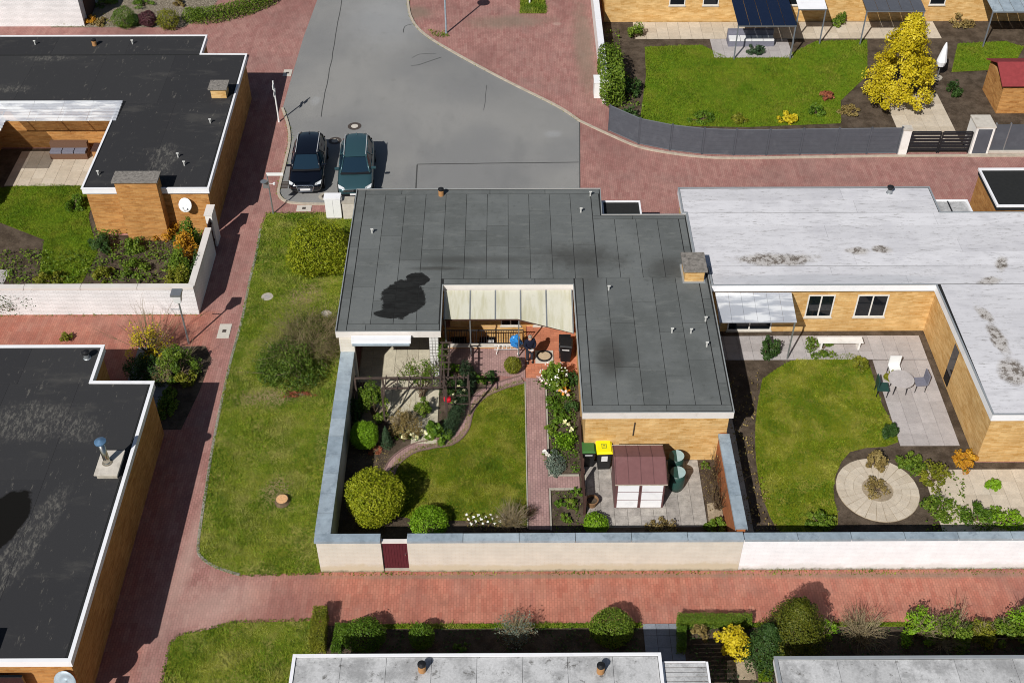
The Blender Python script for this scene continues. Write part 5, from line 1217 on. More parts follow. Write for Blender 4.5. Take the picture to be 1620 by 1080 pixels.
# ================================================================== PANEL FENCE, GATE
fp=[at(963,207),(7.24,55.49),(8.91,54.86),(10.6,54.49),(12.3,54.38),(14.08,54.37),(15.9,54.42),(17.8,54.45),(19.55,54.48),(21.2,54.5)]
fn=thing('panel_fence','charcoal panel fence curving round the big lawn','fence',(12,54.4,0))
FH=1.62
for i in range(len(fp)-1):
    a,b=Vector(fp[i]),Vector(fp[i+1]); ang=math.atan2(b.y-a.y,b.x-a.x); l=(b-a).length-.1; c=(a+b)/2
    pn=MB().box(-l/2,l/2,-.02,.02,FH-.03,FH).box(-l/2,l/2,-.02,.02,.02,.06).build('panel','grey_panel_light',fn,loc=(c.x,c.y,.02),rz=ang)
    for j in range(6): bo=MB().box(-l/2,l/2,-.016,.016,.065+j*.254,.065+j*.254+.248).build('board','grey_panel',pn,local=True)
for q in fp: MB().box(-.045,.045,-.045,.045,0,FH+.06).build('post','grey_panel',fn,loc=(q[0],q[1],.01))
gt=thing('driveway_gate','black double-leaf slatted gate in the charcoal fence','gate',(23.4,54.5,0))
for a,b in ((21.72,23.38),(23.42,25.06)):
    for j in range(6): MB().box(a+.06,b-.06,54.48,54.52,.18+j*.2,.31+j*.2).build('slat','black_metal',gt)
    MB().box(a,a+.055,54.46,54.54,.06,1.35).box(b-.055,b,54.46,54.54,.06,1.35).box(a+.056,b-.056,54.46,54.54,1.352,1.4).build('leaf_frame','black_metal',gt)
for lab,a,b,yb,h in (('narrow white gate pillar left of the black gate',21.24,21.68,54.75,1.55),('broad white gate pillar with beige cap right of the black gate',25.1,26.1,55.5,1.7)):
    t=thing('gate_pillar',lab,'pillar',(a,54.5,0)); MB().box(a,b,54.35,yb,0,h).build('shaft','white_paint',t); MB().box(a-.03,b+.03,54.32,yb+.03,h+.002,h+.08).build('cap','concrete_pale',t)
    if b-a>.6: MB().box(a+.12,b-.12,54.335,54.348,.1,h-.08).build('inset_panel','grey_panel',t)
f2=thing('panel_fence','grey panel fence with aluminium posts at the right edge','fence',(28,54.6,0))
for a,b in ((26.25,26.95),(27.02,29.0),(29.07,31.0)): MB().box(a,b,54.58,54.62,.15,1.75).build('panel','grey_panel',f2)
for x in (26.2,26.98,29.03): MB().box(x-.03,x+.03,54.55,54.65,.1,1.85).build('post','galvanised',f2)
MB().box(26.15,31,54.5,54.7,0,.14).build('plinth','concrete_pale',f2)

# ================================================================== PLANTS
def pb(px,py,rp,kz=.95,z=None):       # centre pixel and pixel radius of a round shrub -> x, y, r, zc
    y0=at(px,py)[1]; r=rp*mpp(y0); zc=r*kz if z is None else z; x,y=at(px,py,zc); r=rp*mpp(y); return x,y,r,zc
# --- walled garden
x,y,r,z=pb(592,786,47); ball('topiary_ball','large golden-green clipped ball in the lower garden corner','topiary',x,y,r,r,r,z,'leaf_golden',15000,.075,.055)
x,y,r,z=pb(577,692,23); ball('topiary_ball','bright lime ball standing above the large golden one','topiary',x,y,r,r,r*.95,z+.15,'leaf_lime',7000,.06,.03)
x,y,r,z=pb(678,826,31,.55); ball('clipped_dome','lime-green clipped dome just behind the front wall','shrub',x,y,r,r,r*.75,z,'leaf_lime',7500,.06,.03)
x,y,r,z=pb(811,580,14); ball('topiary_ball','small olive ball in a pot by the person','topiary',x,y,r,r,r*1.05,z+.1,'leaf_olive',3500,.05,.02)
x,y,r,z=pb(642,668,27,.8); bush('shrub','brownish flowering shrub at the terrace foot','shrub',x,y,r,r*1.7,'leaf_brown',3600,.06,30,bare=14)
flowers('flower_clump','cream flowers skirting the brownish shrub',[at(625+i*7,690+(i%3)*5-abs(i-4)) for i in range(9)],'petal_cream',size=.16,h=.3)
x,y=at(592,655); bush('climbing_shrub','leafy climber on the left pergola frame','shrub',x,y,.65,2.0,'leaf_mid',3200,.08,30,ry=.4,low=.3)
x,y=at(612,705); conifer('conifer','narrow dark conifer beside the lime ball',x,y,.3,1.15,'leaf_fir',2600,.06)
x,y=at(692,692); bush('rhododendron','glossy green rhododendron in the curve of the edging path','shrub',x,y,.55,.9,'leaf_green',1900,.13,22)
hl=smooth_line([at(738,590),at(742,610),at(730,640),at(720,668),at(706,690)],4)
root=thing('low_hedge','dark blue-green low hedge following the curved path','hedge',(hl[8][0],hl[8][1],0)); P=[]
for q in hl: 
    d=dome(520); d[:,2]=np.abs(d[:,2]); P.append(np.array([q[0],q[1],.06])+d*np.array([.34,.34,.7])*rng.uniform(.75,1.02,(520,1)))
P=np.concatenate(P); V_,F_,q_=leaves(P,np.tile([0,0,.6],(len(P),1))+rng.normal(0,.3,(len(P),3)),.055); raw_obj('crown',V_,F_,'leaf_fir',root,q_); stems(root,hl[8][0],hl[8][1],[(q[0],q[1],.5) for q in hl[::3]],.02)
flowers('flower_clump','pale leafy plant with light flowers beside the pergola post',[at(722,650),at(730,640),at(735,632),at(718,640),at(726,626)],'petal_cream','leaf_lime',.12,.6)
rb=thing('rose','single red rose bloom beside the pergola post','flower',(*at(709,655),0)); p=at(709,655)
V_,F_=tubes([(np.array([[p[0],p[1],0],[p[0],p[1],.45],[p[0]+.02,p[1],.85]]),.015,.01)]); raw_obj('stem',V_,F_,'leaf_green',rb,np.zeros(len(F_)))
h=lump('blossom',None,None,'red_petal_ball',(0,0,.8),(.15,.15,.13),4,.2); h.parent=rb
for i,(px,py,rp,m,lab,hh) in enumerate(((762,606,9,'leaf_green','small green perennial at the courtyard edge',.4),(748,600,8,'leaf_mid','reddish-green perennial near the railing shade',.5),(716,592,10,'leaf_lime','yellow-green shrub under the pergola corner',.7),(778,600,10,'leaf_dark','dark low shrub left of the small olive ball',.35),(595,712,10,'leaf_russet','low russet ground plant below the lime ball',.15),(605,668,12,'leaf_mid','small leafy plant at the pergola frame foot',.6))):
    x,y=at(px,py); bush('perennial',lab,'plant',x,y,rp*mpp(y)*1.25,hh,m,700,.08,12)
# --- border beside the wing
x,y,r,z=pb(876,597,22); rho=bush('rhododendron','tall rhododendron with white buds beside the fire ring','shrub',x,y,r,1.35,'leaf_mid',3200,.11,32)
P=np.array([x,y,.75])+dome(70)*np.array([r,r,.6]); V_,F_,q_=leaves(P[P[:,2]>.5],np.tile([0,0,1.],((P[:,2]>.5).sum(),1)),.1,.8); raw_obj('blossom',V_,F_,'petal_white',rho,q_)
flowers('flower_clump','pink-white tulips in a row along the border',[at(851+i*4.3,606+i*2.3+(i%2)*3) for i in range(12)],'petal_pink',size=.13,h=.38)
flowers('flower_clump','orange tulips at the end of the pink row',[at(887,627),at(893,623),at(898,628),at(891,633)],'petal_orange',size=.14,h=.38)
flowers('flower_clump','peach flowers behind the lime grass mound',[at(893,676),at(899,680),at(903,688)],'petal_cream',size=.15,h=.35)
flowers('flower_clump','two white tulips at the path edge',[at(861,722),at(866,728)],'petal_white',size=.19,h=.3)
for px,py,rp,m,lab,hh,n_ in ((872,642,13,'leaf_green','bright leafy perennial below the pink tulips',.5,1100),(884,662,13,'leaf_green','second leafy perennial in the middle of the border',.5,1100),(872,682,11,'leaf_mid','third leafy perennial beside the lime grass mound',.45,900),(905,650,10,'leaf_dark','dark shrub in the wall shade of the border',.7,900),(905,605,9,'leaf_dark','dark green shrub behind the black bin',.8,800)):
    x,y=at(px,py); bush('perennial',lab,'plant',x,y,rp*mpp(y)*1.2,hh,m,n_,.09,14)
x,y,r,z=pb(894,698,16,.5); bare_shrub('grass_mound','lime-green grassy mound in the border','plant',x,y,r*1.1,.5,'leaf_lime',160,2,500,'leaf_lime',.1,r0=.01,up=.4)
x,y,r,z=pb(882,733,17,.25); ball('lavender_mound','grey-green low mound at the border end','plant',x-.08,y,r*.95,r*1.6,.3,.05,'leaf_grey',3600,.06,.12)
for px,py,rp,m,lab in ((885,798,8,'leaf_green','small round plant in the bed below the path branch'),(905,800,11,'leaf_mid','leafy patch next to the picket fence foot'),(895,822,9,'leaf_mid','low plant near the front wall by the fence'),(912,782,8,'leaf_green','small tuft below the path branch')):
    x,y=at(px,py); bush('perennial',lab,'plant',x,y,rp*mpp(y)*1.2,.3,m,500,.08,10)
x,y,r,z=pb(942,829,20,.5); ball('clipped_dome','yellow-green dome at the shed yard corner','shrub',x,y,r,r,r*.8,z,'leaf_lime',3500,.07,.09)
x,y,r,z=pb(1045,834,24,.4); bush('low_shrub','brown-green low shrub below the shed','shrub',x,y,r,.55,'leaf_brown',1500,.07,20)
x,y,r,z=pb(1132,836,20,.4); bush('low_shrub','fresh green low shrub at the dividing wall corner','shrub',x,y,r,.6,'leaf_mid',1300,.1,16)
x,y=at(1117,738); bush('perennial','small green plant beside the orange wall corner','plant',x,y,.25,.3,'leaf_mid',400,.08,8)
x,y=at(1152,770); bare_shrub('climbing_vine','leafless vine climbing the red brick dividing wall','vine',8.25,29.9,.9,1.7,'twig_dark',26,4,120,'leaf_brown',.06)
bare_shrub('climbing_vine','second bare vine near the top of the dividing wall','vine',8.25,31.4,.6,1.6,'twig_dark',20,4,60,'leaf_brown',.06)
struct('dry_bed', MB().sheet([(7.78,27.9),(8.42,27.9),(8.42,30.3),(7.85,30.2)],.022),'sandy_soil')
x,y=at(808,832); bare_shrub('ornamental_grass','straw-coloured ornamental grass behind the front wall','grass clump',x,y,.75,1.0,'twig',170,2,200,'leaf_brown',.06,r0=.011,up=.55)
flowers('flower_clump','white flowers behind the front wall left of the straw grass',[at(738+i*3.8,824+((i*7)%5)*3.5) for i in range(17)],'petal_white','leaf_brown',.10,.4,k=4)
x,y=at(838,815); bare_shrub('bare_shrub','low pinkish twiggy plant beside the straw grass','shrub',x,y,.4,.3,'twig_dark',40,3,60,'leaf_russet',.04)
# --- verge
x,y,r,z=pb(503,394,51,.7); ball('golden_shrub','large golden-green rounded shrub on the verge by the cabinet','shrub',x,y,r,r*.92,r*.85,z,'leaf_golden_shrub',17000,.09,.09,shell=.62)
x,y=at(462,600); bush('shrub','dark green shrub with bare upper branches on the verge','shrub',x,y+.3,1.5,1.7,'leaf_verge',11000,.09,64,bare=10,twig='twig',stem='twig')
x,y=at(475,575); bare_shrub('bare_shrub','tangle of leafless pale branches above the dark verge shrub','shrub',x+.15,y+.7,2.1,1.75,'twig_verge',100,8,5200,'leaf_thicket',.06,r0=.014,up=.45)
x,y=at(488,548); bush('shrub','dense brown-green thicket at the house side of the verge shrub','shrub',x,y+.2,1.3,1.5,'leaf_thicket',7500,.075,54,bare=30,twig='twig_verge')
x,y=at(470,625); bush('perennial','russet ground plant at the foot of the verge shrub','plant',x,y,.9,.16,'leaf_russet',500,.07,20,ry=.25)
# --- by the short street lamp
x,y=at(240,568); bush('forsythia','yellow blossoming forsythia with bare twigs by the short lamp','shrub',x,y+.2,1.1,1.9,'leaf_yellow',1700,.085,26,bare=60,twig='twig_verge'); 
x,y=at(232,597); bush('shrub','dark evergreen below the yellow forsythia','shrub',x,y,1.0,1.2,'leaf_dark',4200,.09,30)
x,y=at(285,592); bush('shrub','light green shrub around the short lamp post','shrub',x-.05,y,.9,1.5,'leaf_mid',4600,.085,34,bare=6)
x,y=at(257,605); bare_shrub('bare_shrub','brown twiggy shrub between the dark evergreen and the slabs','shrub',x,y,.55,.8,'twig',45,4,200,'leaf_brown',.06)
x,y=at(296,608); bush('shrub','yellowish shrub at the shadow edge of the orange wall','shrub',x,y,.5,.8,'leaf_olive',1300,.08,18)
x,y=at(266,645); bush('shrub','shaded shrubs strip along the orange side wall','shrub',x,y,.45,.7,'leaf_mid',2600,.09,30,ry=1.0)
struct('planting_bed', MB().sheet([(-14.75,34.3),(-13.7,34.3),(-13.35,36.5),(-13.2,38.6),(-13.6,39.4),(-14.75,39.4)],.014),'soil')
x,y=at(103,546); bush('perennial','yellow-green tuft behind the dark roof edge','plant',x,y+.3,.35,.4,'leaf_olive',500,.08,10)
# --- bottom gardens
hedge('hedge','short clipped hedge block at the end of the lower lawn',[at(491,1034),at(516,1034),at(521,975),at(499,975)],.75,'leaf_olive')
hedge('hedge','low hedge border in front of the mottled roof',[at(524,1034),at(540,1034),at(548,992),at(532,992)],.35,'leaf_green')
x,y,r,z=pb(576,1004,36,.5); ball('clipped_dome','dark broad dome shaded by the mottled roof','shrub',x,y,r,r*.8,r*.8,z,'leaf_green',5000,.07,.04)
x,y,r,z=pb(667,1006,21); ball('topiary_ball','shaded topiary ball left of the pale twiggy shrub','topiary',x,y,r,r,r,z,'leaf_green',3000,.06,.03)
x,y,r,z=pb(968,992,36,.6); ball('clipped_dome','sunlit dome topiary beside the slab path','shrub',x,y,r,r*.9,r*.85,z,'leaf_mid',6500,.065,.03)
x,y=at(815,1012); bare_shrub('bare_shrub','pale twiggy shrub in the shaded bed','shrub',x,y,.75,1.0,'twig',50,4,900,'leaf_grey',.07)
x,y=at(730,1028); bush('perennial','small green plant in the shaded bed','plant',x,y,.3,.35,'leaf_green',500,.07,10)
hedge('hedge','low clipped hedge right of the slab path',[at(1070,996),at(1187,996),at(1187,982),at(1070,982)],.55,'leaf_mid')
hedge('hedge','short side return of the low clipped hedge',[at(1070,1035),at(1084,1035),at(1084,1000),at(1070,1000)],.5,'leaf_green')
x,y=at(1108,1004); bush('low_shrub','brownish round shrub behind the low clipped hedge','shrub',x,y,.42,.6,'leaf_brown',1300,.06,16)
x,y,r,z=pb(1160,1016,30); bush('golden_shrub','bright yellow leafy shrub above the bottom right roof','shrub',x,y,r,1.35,'leaf_yellow',2800,.1,30,low=.25)
x,y=at(1250,1030); conifer('thuja','large broad dark thuja beside the lower path',x,y+.1,1.25,2.7,'leaf_thuja',14000,.085,power=.42)
x,y=at(1208,1045); conifer('thuja','second darker thuja at the corner of the bottom right roof',x,y+.1,.8,2.0,'leaf_dark',6000,.08,power=.5)
x,y=at(1303,1005); bush('shrub','small pale-leaved shrub right of the thuja','shrub',x,y,.4,1.0,'leaf_lime',700,.08,14,bare=6)
x,y=at(1360,1010); bare_shrub('bare_shrub','fan-shaped leafless shrub by the lower path','shrub',x,y,.95,1.1,'twig',110,3,150,'leaf_brown',.05,up=.5)
for px,py,r_,hh,m,lab,bare in ((1450,1005,.75,1.2,'leaf_lime','fresh light green shrub right of the leafless one',10),(1505,1012,.8,1.4,'leaf_mid','loose green shrub in the middle of the right bed',12),(1555,1012,.6,.9,'leaf_olive','olive shrub between the loose green ones',6),(1590,1008,.7,1.2,'leaf_mid','rounded green shrub near the right edge',4),(1622,1000,.8,1.6,'leaf_lime','tall light green shrub at the right edge',4)):
    x,y=at(px,py); bush('shrub',lab,'shrub',x,y,r_,hh,m,2200,.09,26,bare=bare)
x,y=at(1485,1018); bare_shrub('bare_shrub','pale leafless branches in the right bed','shrub',x,y,.9,.9,'twig',60,4,60,'leaf_lime',.05)
gp=[at(1200,1078),at(1222,1078),at(1222,1036),at(1198,1036)]; struct('lawn', MB().sheet(gp,.02),'lawn_lush'); grass('bright green grass patch beside the bottom right house',gp,'blade_lush',1200,.02,.1)
gp=[(7,24.5),(22,24.5),(22,24.68),(7,24.68)]; struct('lawn', MB().sheet(gp,.021),'lawn_lush'); grass('narrow grass strip along the lower path',gp,'blade_lush',1200,.021,.08)
gp=[(-5.8,24.5),(4.8,24.5),(4.8,24.7),(-5.8,24.7)]; struct('lawn', MB().sheet(gp,.021),'lawn_lush'); grass('thin grass edge in front of the shaded bed',gp,'blade_verge',1200,.021,.08)
struct('sandy_patch', MB().sheet([at(1150,1075),at(1197,1075),at(1190,1040),at(1150,1045)],.016),'sandy_soil')
# --- top left bed
struct('gravel_bed', MB().sheet([at(80,44),at(290,44),at(330,20),at(360,-20),at(100,-20)],.012),'gravel_pale')
hc=smooth_line([at(305,36),at(340,35),at(385,24),at(420,10),at(445,-4)],4); root=thing('hedge','curved green clipped hedge by the top road','hedge',(hc[8][0],hc[8][1],0)); P=[]
for i,q in enumerate(hc): 
    w=.75 if 2<i<14 else .55; d=dome(700); d[:,2]=np.abs(d[:,2]); P.append(np.array([q[0]-.2,q[1]+.3,.05])+d*np.array([w,w,.85])*rng.uniform(.8,1.02,(700,1)))
P=np.concatenate(P); V_,F_,q_=leaves(P,np.tile([0,0,.6],(len(P),1))+rng.normal(0,.3,(len(P),3)),.09); raw_obj('crown',V_,F_,'leaf_mid',root,q_); stems(root,hc[8][0],hc[8][1],[(q[0],q[1]+.3,.5) for q in hc[::3]],.02)
for px,py,rp,m,lab in ((196,28,19,'leaf_green','green round shrub in the gravel bed'),(234,30,14,'leaf_purple','dark purple round shrub in the gravel bed'),(266,31,18,'leaf_olive','olive round shrub next to the curved hedge'),(212,32,11,'leaf_dark','small dark shrub between the green and purple ones')):
    x,y,r,z=pb(px,py,rp,.8); ball('round_shrub',lab,'shrub',x,y,r,r,r*.9,z,m,2400,.08,.08)
for px,py,rp,m,lab in ((172,6,20,'leaf_green','flat green shrub at the top of the gravel bed'),(228,8,17,'leaf_green','second flat green shrub at the top of the gravel bed'),(284,9,9,'leaf_brown','small brown tuft on the gravel'),(105,37,10,'leaf_olive','yellow-green groundcover by the white building'),(140,35,14,'leaf_orange','yellowish perennials in the gravel bed'),(158,38,12,'leaf_brown','brown-yellow groundcover beside the round shrubs')):
    x,y=at(px,py); bush('low_shrub',lab,'shrub',x,y,rp*mpp(y)*1.15,.45,m,900,.09,16)
# --- top right
x,y=at(966,165); root=thing('laurel_hedge','tall glossy laurel at the end of the low white wall','hedge',(x,61,0))
P=np.column_stack([rng.uniform(5.35,6.75,9000),rng.uniform(58.9,63.6,9000),rng.uniform(.05,1.95,9000)]); c_=np.array([6.05,61.2,1.0]); dd=np.abs((P-c_)/np.array([.72,2.4,1.0]))**4; P=P[(dd.sum(1)<1.1)&(dd.sum(1)>.25)]
V_,F_,q_=leaves(P,(P-c_)/np.array([.7,2.4,.8]),.16,.5); raw_obj('crown',V_,F_,'leaf_mid',root,q_); stems(root,6.05,61.2,[(6.0,59.6,1.2),(6.1,60.5,1.4),(6.0,62.5,1.4),(6.1,61.5,1.5)],.03)
wb=[at(822,22),at(864,22),at(862,-8),at(824,-8)]; struct('weed_bed', MB().sheet(wb,.02),'lawn_verge'); grass('weedy grass in the small square bed at the top',wb,'blade_verge',700,.02,.14)
wg=[at(676,47),at(690,62),at(712,58),at(700,50)]; grass('weeds round the foot of the tall lamp',wg,'blade_verge',250,.0,.12)

# ================================================================== NEIGHBOURING GARDENS
# right-hand garden
struct('garden_soil', MB().sheet([(8.78,27.4),(26,27.4),(26,32.3),(19.1,32.3),(19.0,40.25),(8.95,40.25)],.014),'soil')
gl=smooth_line([at(1206,600),at(1250,572),at(1300,566),at(1365,566),at(1395,640),at(1420,700),at(1345,715),at(1318,770),at(1325,830),at(1280,845),at(1230,838),at(1200,760),at(1195,670),at(1206,600)],3)
struct('lawn', MB().sheet(gl,.03),'lawn_garden'); grass('mown grass of the right-hand garden',gl,'blade_garden',700,.03,.06)
t=tag(thing('patio',None,None,(16,36,0)),kind='structure'); slabs(t,15.0,18.7,33.2,38.3,.05,.6,.6,'slab_patio',.012,skip=lambda a,b,g=offset(gl,.25):bool(inside(np.array([[a,b]]),g)[0])); slabs(t,9.2,18.7,38.35,39.9,.05,.6,.5,'slab_patio',.012)
slabs(t,8.95,9.5,28.3,38.0,.05,.5,.5,'slab_sand',.012)
t=tag(thing('patio',None,None,(19,30,0)),kind='structure'); slabs(t,16.8,21.0,28.6,31.9,.05,.6,.6,'slab_sand',.012)
x,y=at(1388,775); t=tag(thing('round_paving',None,None,(x,y,0)),kind='structure'); kseg=24
for ring_ in (0,1,2):
    for i in range(kseg):
        r0_,r1_=.62+ring_*.34,.95+ring_*.34; a0,a1=2*math.pi*i/kseg+.008,2*math.pi*(i+1)/kseg-.008
        MB().prism([(x+r0_*math.cos(a0),y+r0_*math.sin(a0)),(x+r1_*math.cos(a0),y+r1_*math.sin(a0)),(x+r1_*math.cos(a1),y+r1_*math.sin(a1)),(x+r0_*math.cos(a1),y+r0_*math.sin(a1))],0,.05).build('paving_stone','slab_sand',t)
MB().lathe((x,y,0),[(1.64,0),(1.64,.03)],36).build('bedding','sandy_soil',t)
bush('perennial','brown plants in the centre of the round paving','plant',x,y,.6,.4,'leaf_brown',900,.08,16)
def table(label,x,y,r,h,mat):
    t=thing('garden_table',label,'table',(x,y,.05)); MB().lathe((x,y,h),[(r,0),(r,.03)],24).build('tabletop',mat,t)
    for a in (.8,2.4,3.9,5.5): MB().bar((x+r*.7*math.cos(a),y+r*.7*math.sin(a),.05),(x+r*.6*math.cos(a),y+r*.6*math.sin(a),h),.02).build('leg','black_metal',t)
def gchair(label,x,y,rz,mat,group=None):
    t=thing('garden_chair',label,'chair',(x,y,.05),group,rz)
    MB().box(-.25,.25,-.25,.25,.40,.45).build('seat',mat,t,local=True); MB().box(-.25,.25,.22,.27,.46,.95).build('backrest',mat,t,local=True)
    for a in (-.22,.22):
        for b in (-.22,.22): MB().bar((a,b,0),(a,b,.4),.018).build('leg','black_metal',t,local=True)
table('round grey table on the right-hand patio',16.9,36.4,.55,.72,'slab_patio')
gchair('green garden chair left of the round grey table',16.1,36.2,1.5,'barrel_green'); gchair('grey garden chair right of the round grey table',17.8,36.5,-1.5,'grey_cushion'); gchair('pale garden chair behind the round grey table',16.9,37.3,0,'white_plastic')
for px,py,r_,hh,m,lab in ((1405,690,.45,.7,'leaf_dark','dark shrub between lawn and patio'),(1360,580,.4,.6,'leaf_olive','yellowish shrub at the upper lawn edge'),(1410,600,.35,.6,'leaf_olive','small olive shrub on the patio edge'),(1440,745,.7,.9,'leaf_mid','green shrub right of the round paving'),(1475,760,.7,.8,'leaf_olive','olive shrub at the lower patio edge'),(1480,805,.8,.7,'leaf_mid','broad low shrub near the white wall'),(1545,825,.8,.8,'leaf_green','green shrub behind the white wall'),(1590,830,.9,.7,'leaf_lime','light green shrub behind the white wall at the right'),(1525,735,.5,.7,'leaf_orange','orange-brown shrub by the wing wall'),(1570,770,.3,.5,'leaf_lime','bright lime tuft on the sandy slabs'),(1300,830,.6,.5,'leaf_mid','low shrub at the lower lawn edge'),(1215,560,.5,1.0,'leaf_dark','dark green shrub by the corrugated canopy'),(1300,552,.8,.35,'leaf_mid','low green strip under the windows'),(1385,735,.5,.9,'leaf_brown','bare brown shrub above the round paving')):
    x,y=at(px,py); bush('shrub',lab,'shrub',x,y,r_,hh,m,1300,.1,18)
t=thing('garden_bench','pale bench beneath the right-hand windows','bench',(15,39.2,.05))
for i in range(3): MB().box(13.9,15.9,38.95+i*.14,39.07+i*.14,.45,.48).build('seat_slat','white_paint',t)
for x_ in (14.0,15.7): MB().box(x_,x_+.08,38.95,39.36,.05,.449).build('leg','white_paint',t)

# upper left garden
struct('garden_soil', MB().sheet([(-40,41.8),(-14.5,41.8),(-14.5,47.5),(-20.5,47.5),(-20.5,55.2),(-27.5,55.2),(-40,47.5)],.014),'soil')
t=tag(thing('patio',None,None,(-22,50,0)),kind='structure'); slabs(t,-26.4,-20.75,51.7,54.9,.05,.6,.6,'slab_sand',.012); slabs(t,-26.5,-24.0,42.0,44.8,.05,.6,.6,'slab_patio',.012)
gl=[at(-20,300),at(60,292),at(150,296),at(140,345),at(155,400),at(130,448),at(60,452),at(70,380),at(-20,345)]
struct('lawn', MB().sheet(gl,.03),'lawn_lush'); grass('green lawn of the upper left garden',gl,'blade_lush',700,.03,.06)
t=thing('lounge_sofa','brown wicker sofa on the upper left patio','sofa',(-24,54.4,.05))
MB().box(-24.6,-22.6,54.1,54.8,.05,.42).build('base','wicker',t); MB().box(-24.6,-22.6,54.5,54.78,.422,.85).build('backrest','wicker',t)
for i in range(3): MB().box(-24.55+i*.65,-23.95+i*.65,54.08,54.48,.424,.54).build('cushion','grey_cushion',t)
t=thing('storage_box','orange wooden box under the clear roof sheets','box',(-21.8,54.2,.05)); MB().box(-22.2,-21.1,53.9,54.6,.05,.7).build('body','clay_pipe',t); MB().box(-22.24,-21.06,53.86,54.64,.702,.75).build('lid','dark_wood',t)
for px,py,r_,hh,m,lab in ((185,358,.45,.9,'leaf_lime','yellow-green plant against the orange wall'),(160,395,.75,1.0,'leaf_dark','dark shrub in the upper left garden'),(215,395,.6,.8,'leaf_mid','green shrub below the broad chimney'),(265,372,.7,1.1,'leaf_orange','orange-flowering shrub near the satellite dish'),(300,395,.7,1.0,'leaf_olive','olive shrub in the garden corner by the white wall'),(290,430,.9,.8,'leaf_green','broad green shrub in the white wall corner'),(215,430,.8,.6,'leaf_mid','low green shrub behind the white brick wall'),(165,440,.6,.6,'leaf_olive','yellowish low shrub behind the white brick wall'),(80,445,.8,.6,'leaf_olive','olive groundcover behind the white brick wall'),(120,330,.6,.8,'leaf_green','green shrub at the lawn corner'),(230,375,.35,.6,'leaf_purple','purplish plant below the chimney')):
    x,y=at(px,py); bush('shrub',lab,'shrub',x,y,r_,hh,m,1300,.1,18)
bush('ivy','dark ivy spilling over the side of the white brick wall','ivy',-14.6,43.8,.25,1.75,'leaf_dark',2200,.09,34,ry=1.9)
bush('climbing_vine','dark twiggy creeper over the top of the white brick wall','vine',-23.0,41.75,1.9,1.75,'leaf_dark',1400,.08,40,ry=.35,bare=14,twig='twig_dark')

# top right garden
struct('garden_soil', MB().sheet([(5.9,58.0),(7.24,55.6),(8.91,54.97),(10.6,54.6),(31,54.6),(40,54.7),(40,69.2),(5.9,69.2)],.014),'soil')
gl=[at(1012,195),at(1022,120),at(1020,75),at(1110,72),at(1150,92),at(1240,92),at(1290,66),at(1372,64),at(1372,120),at(1330,160),at(1330,196),at(1180,202),at(1080,200)]
struct('lawn', MB().sheet(gl,.03),'lawn_lush'); grass('large green lawn behind the charcoal fence',gl,'blade_lush',420,.03,.08)
gl=[at(1505,115),at(1515,70),at(1590,66),at(1620,75),at(1600,110)]; struct('lawn', MB().sheet(gl,.03),'lawn_lush'); grass('smaller lawn near the red-roofed hut',gl,'blade_lush',420,.03,.08)
t=tag(thing('patio',None,None,(15,67,0)),kind='structure'); slabs(t,8,27,67.0,69.1,.05,.7,.7,'slab_sand',.014); slabs(t,12.6,17.4,64.7,66.95,.05,.7,.7,'slab_patio',.014)
t=tag(thing('driveway',None,None,(22,57,0)),kind='structure'); slabs(t,21.8,25.0,54.7,60.6,.05,.8,.6,'slab_sand',.014)
t=thing('lounge_sofa','grey outdoor sofa under the dark blue canopy','sofa',(15,66,.05))
MB().box(13.6,16.4,66.0,66.8,.05,.42).build('base','grey_cushion',t); MB().box(13.6,16.4,66.55,66.8,.422,.85).build('backrest','grey_cushion',t)
for i in range(4): MB().box(13.65+i*.69,14.3+i*.69,65.98,66.5,.424,.54).build('cushion','label_white',t)
x,y=at(1415,160); t=thing('yellow_tree','tall bright yellow conical tree in the top right garden','tree',(x,y,0))
kc=130; tc=rng.uniform(.08,1,kc); ac=rng.uniform(0,6.28,kc); rc_=2.35*(1-tc)**.8*rng.uniform(.45,1.12,kc); CC=np.column_stack([x+rc_*np.cos(ac),y+rc_*np.sin(ac),tc*5.0+.15]); n_=17000; ii=rng.integers(0,kc,n_); P=CC[ii]+dome(n_)*(rng.uniform(.1,1,n_)**.5)[:,None]*rng.uniform(.28,.6,kc)[ii][:,None]; P[:,2]=np.maximum(P[:,2],.05)
V_,F_,q_=leaves(P,np.column_stack([np.cos(ac[ii]),np.sin(ac[ii]),np.full(n_,.6)]),.14,.6,.7,rng.uniform(.1,.9,kc)[ii]); raw_obj('crown',V_,F_,'leaf_yellow',t,q_); V_,F_=tubes([(np.array([[x,y,0],[x,y,2],[x,y,5.0]]),.1,.02)]); raw_obj('trunk',V_,F_,'bark',t)
x,y=at(1482,125); t=thing('parasol','closed white parasol right of the yellow tree','parasol',(x,y,.05)); MB().bar((x,y,.05),(x,y,2.4),.03).build('pole','galvanised',t); MB().lathe((x,y,.9),[(.22,0),(.3,.3),(.12,1.2),(.03,1.5)],10).build('canopy','fascia_white',t); MB().lathe((x,y,.05),[(.3,0),(.3,.08)],14).build('base','concrete',t)
p=at(1575,180); t=thing('garden_hut','small hut with red roof and orange timber walls','hut',(p[0],p[1],0)); X0,Y0=p
MB().box(X0,X0+4,Y0,Y0+2.6,0,1.9).build('wall','brick_orange',t)
r_=MB().add([(X0-.2,Y0-.2,1.85),(X0+4.2,Y0-.2,1.85),(X0+4.2,Y0+1.3,2.5),(X0-.2,Y0+1.3,2.5),(X0+4.2,Y0+2.8,1.85),(X0-.2,Y0+2.8,1.85)],[(0,1,2,3),(3,2,4,5)]).build('roof','red_tile_roof',t); md=r_.modifiers.new('s','SOLIDIFY'); md.thickness=.06; md.offset=1
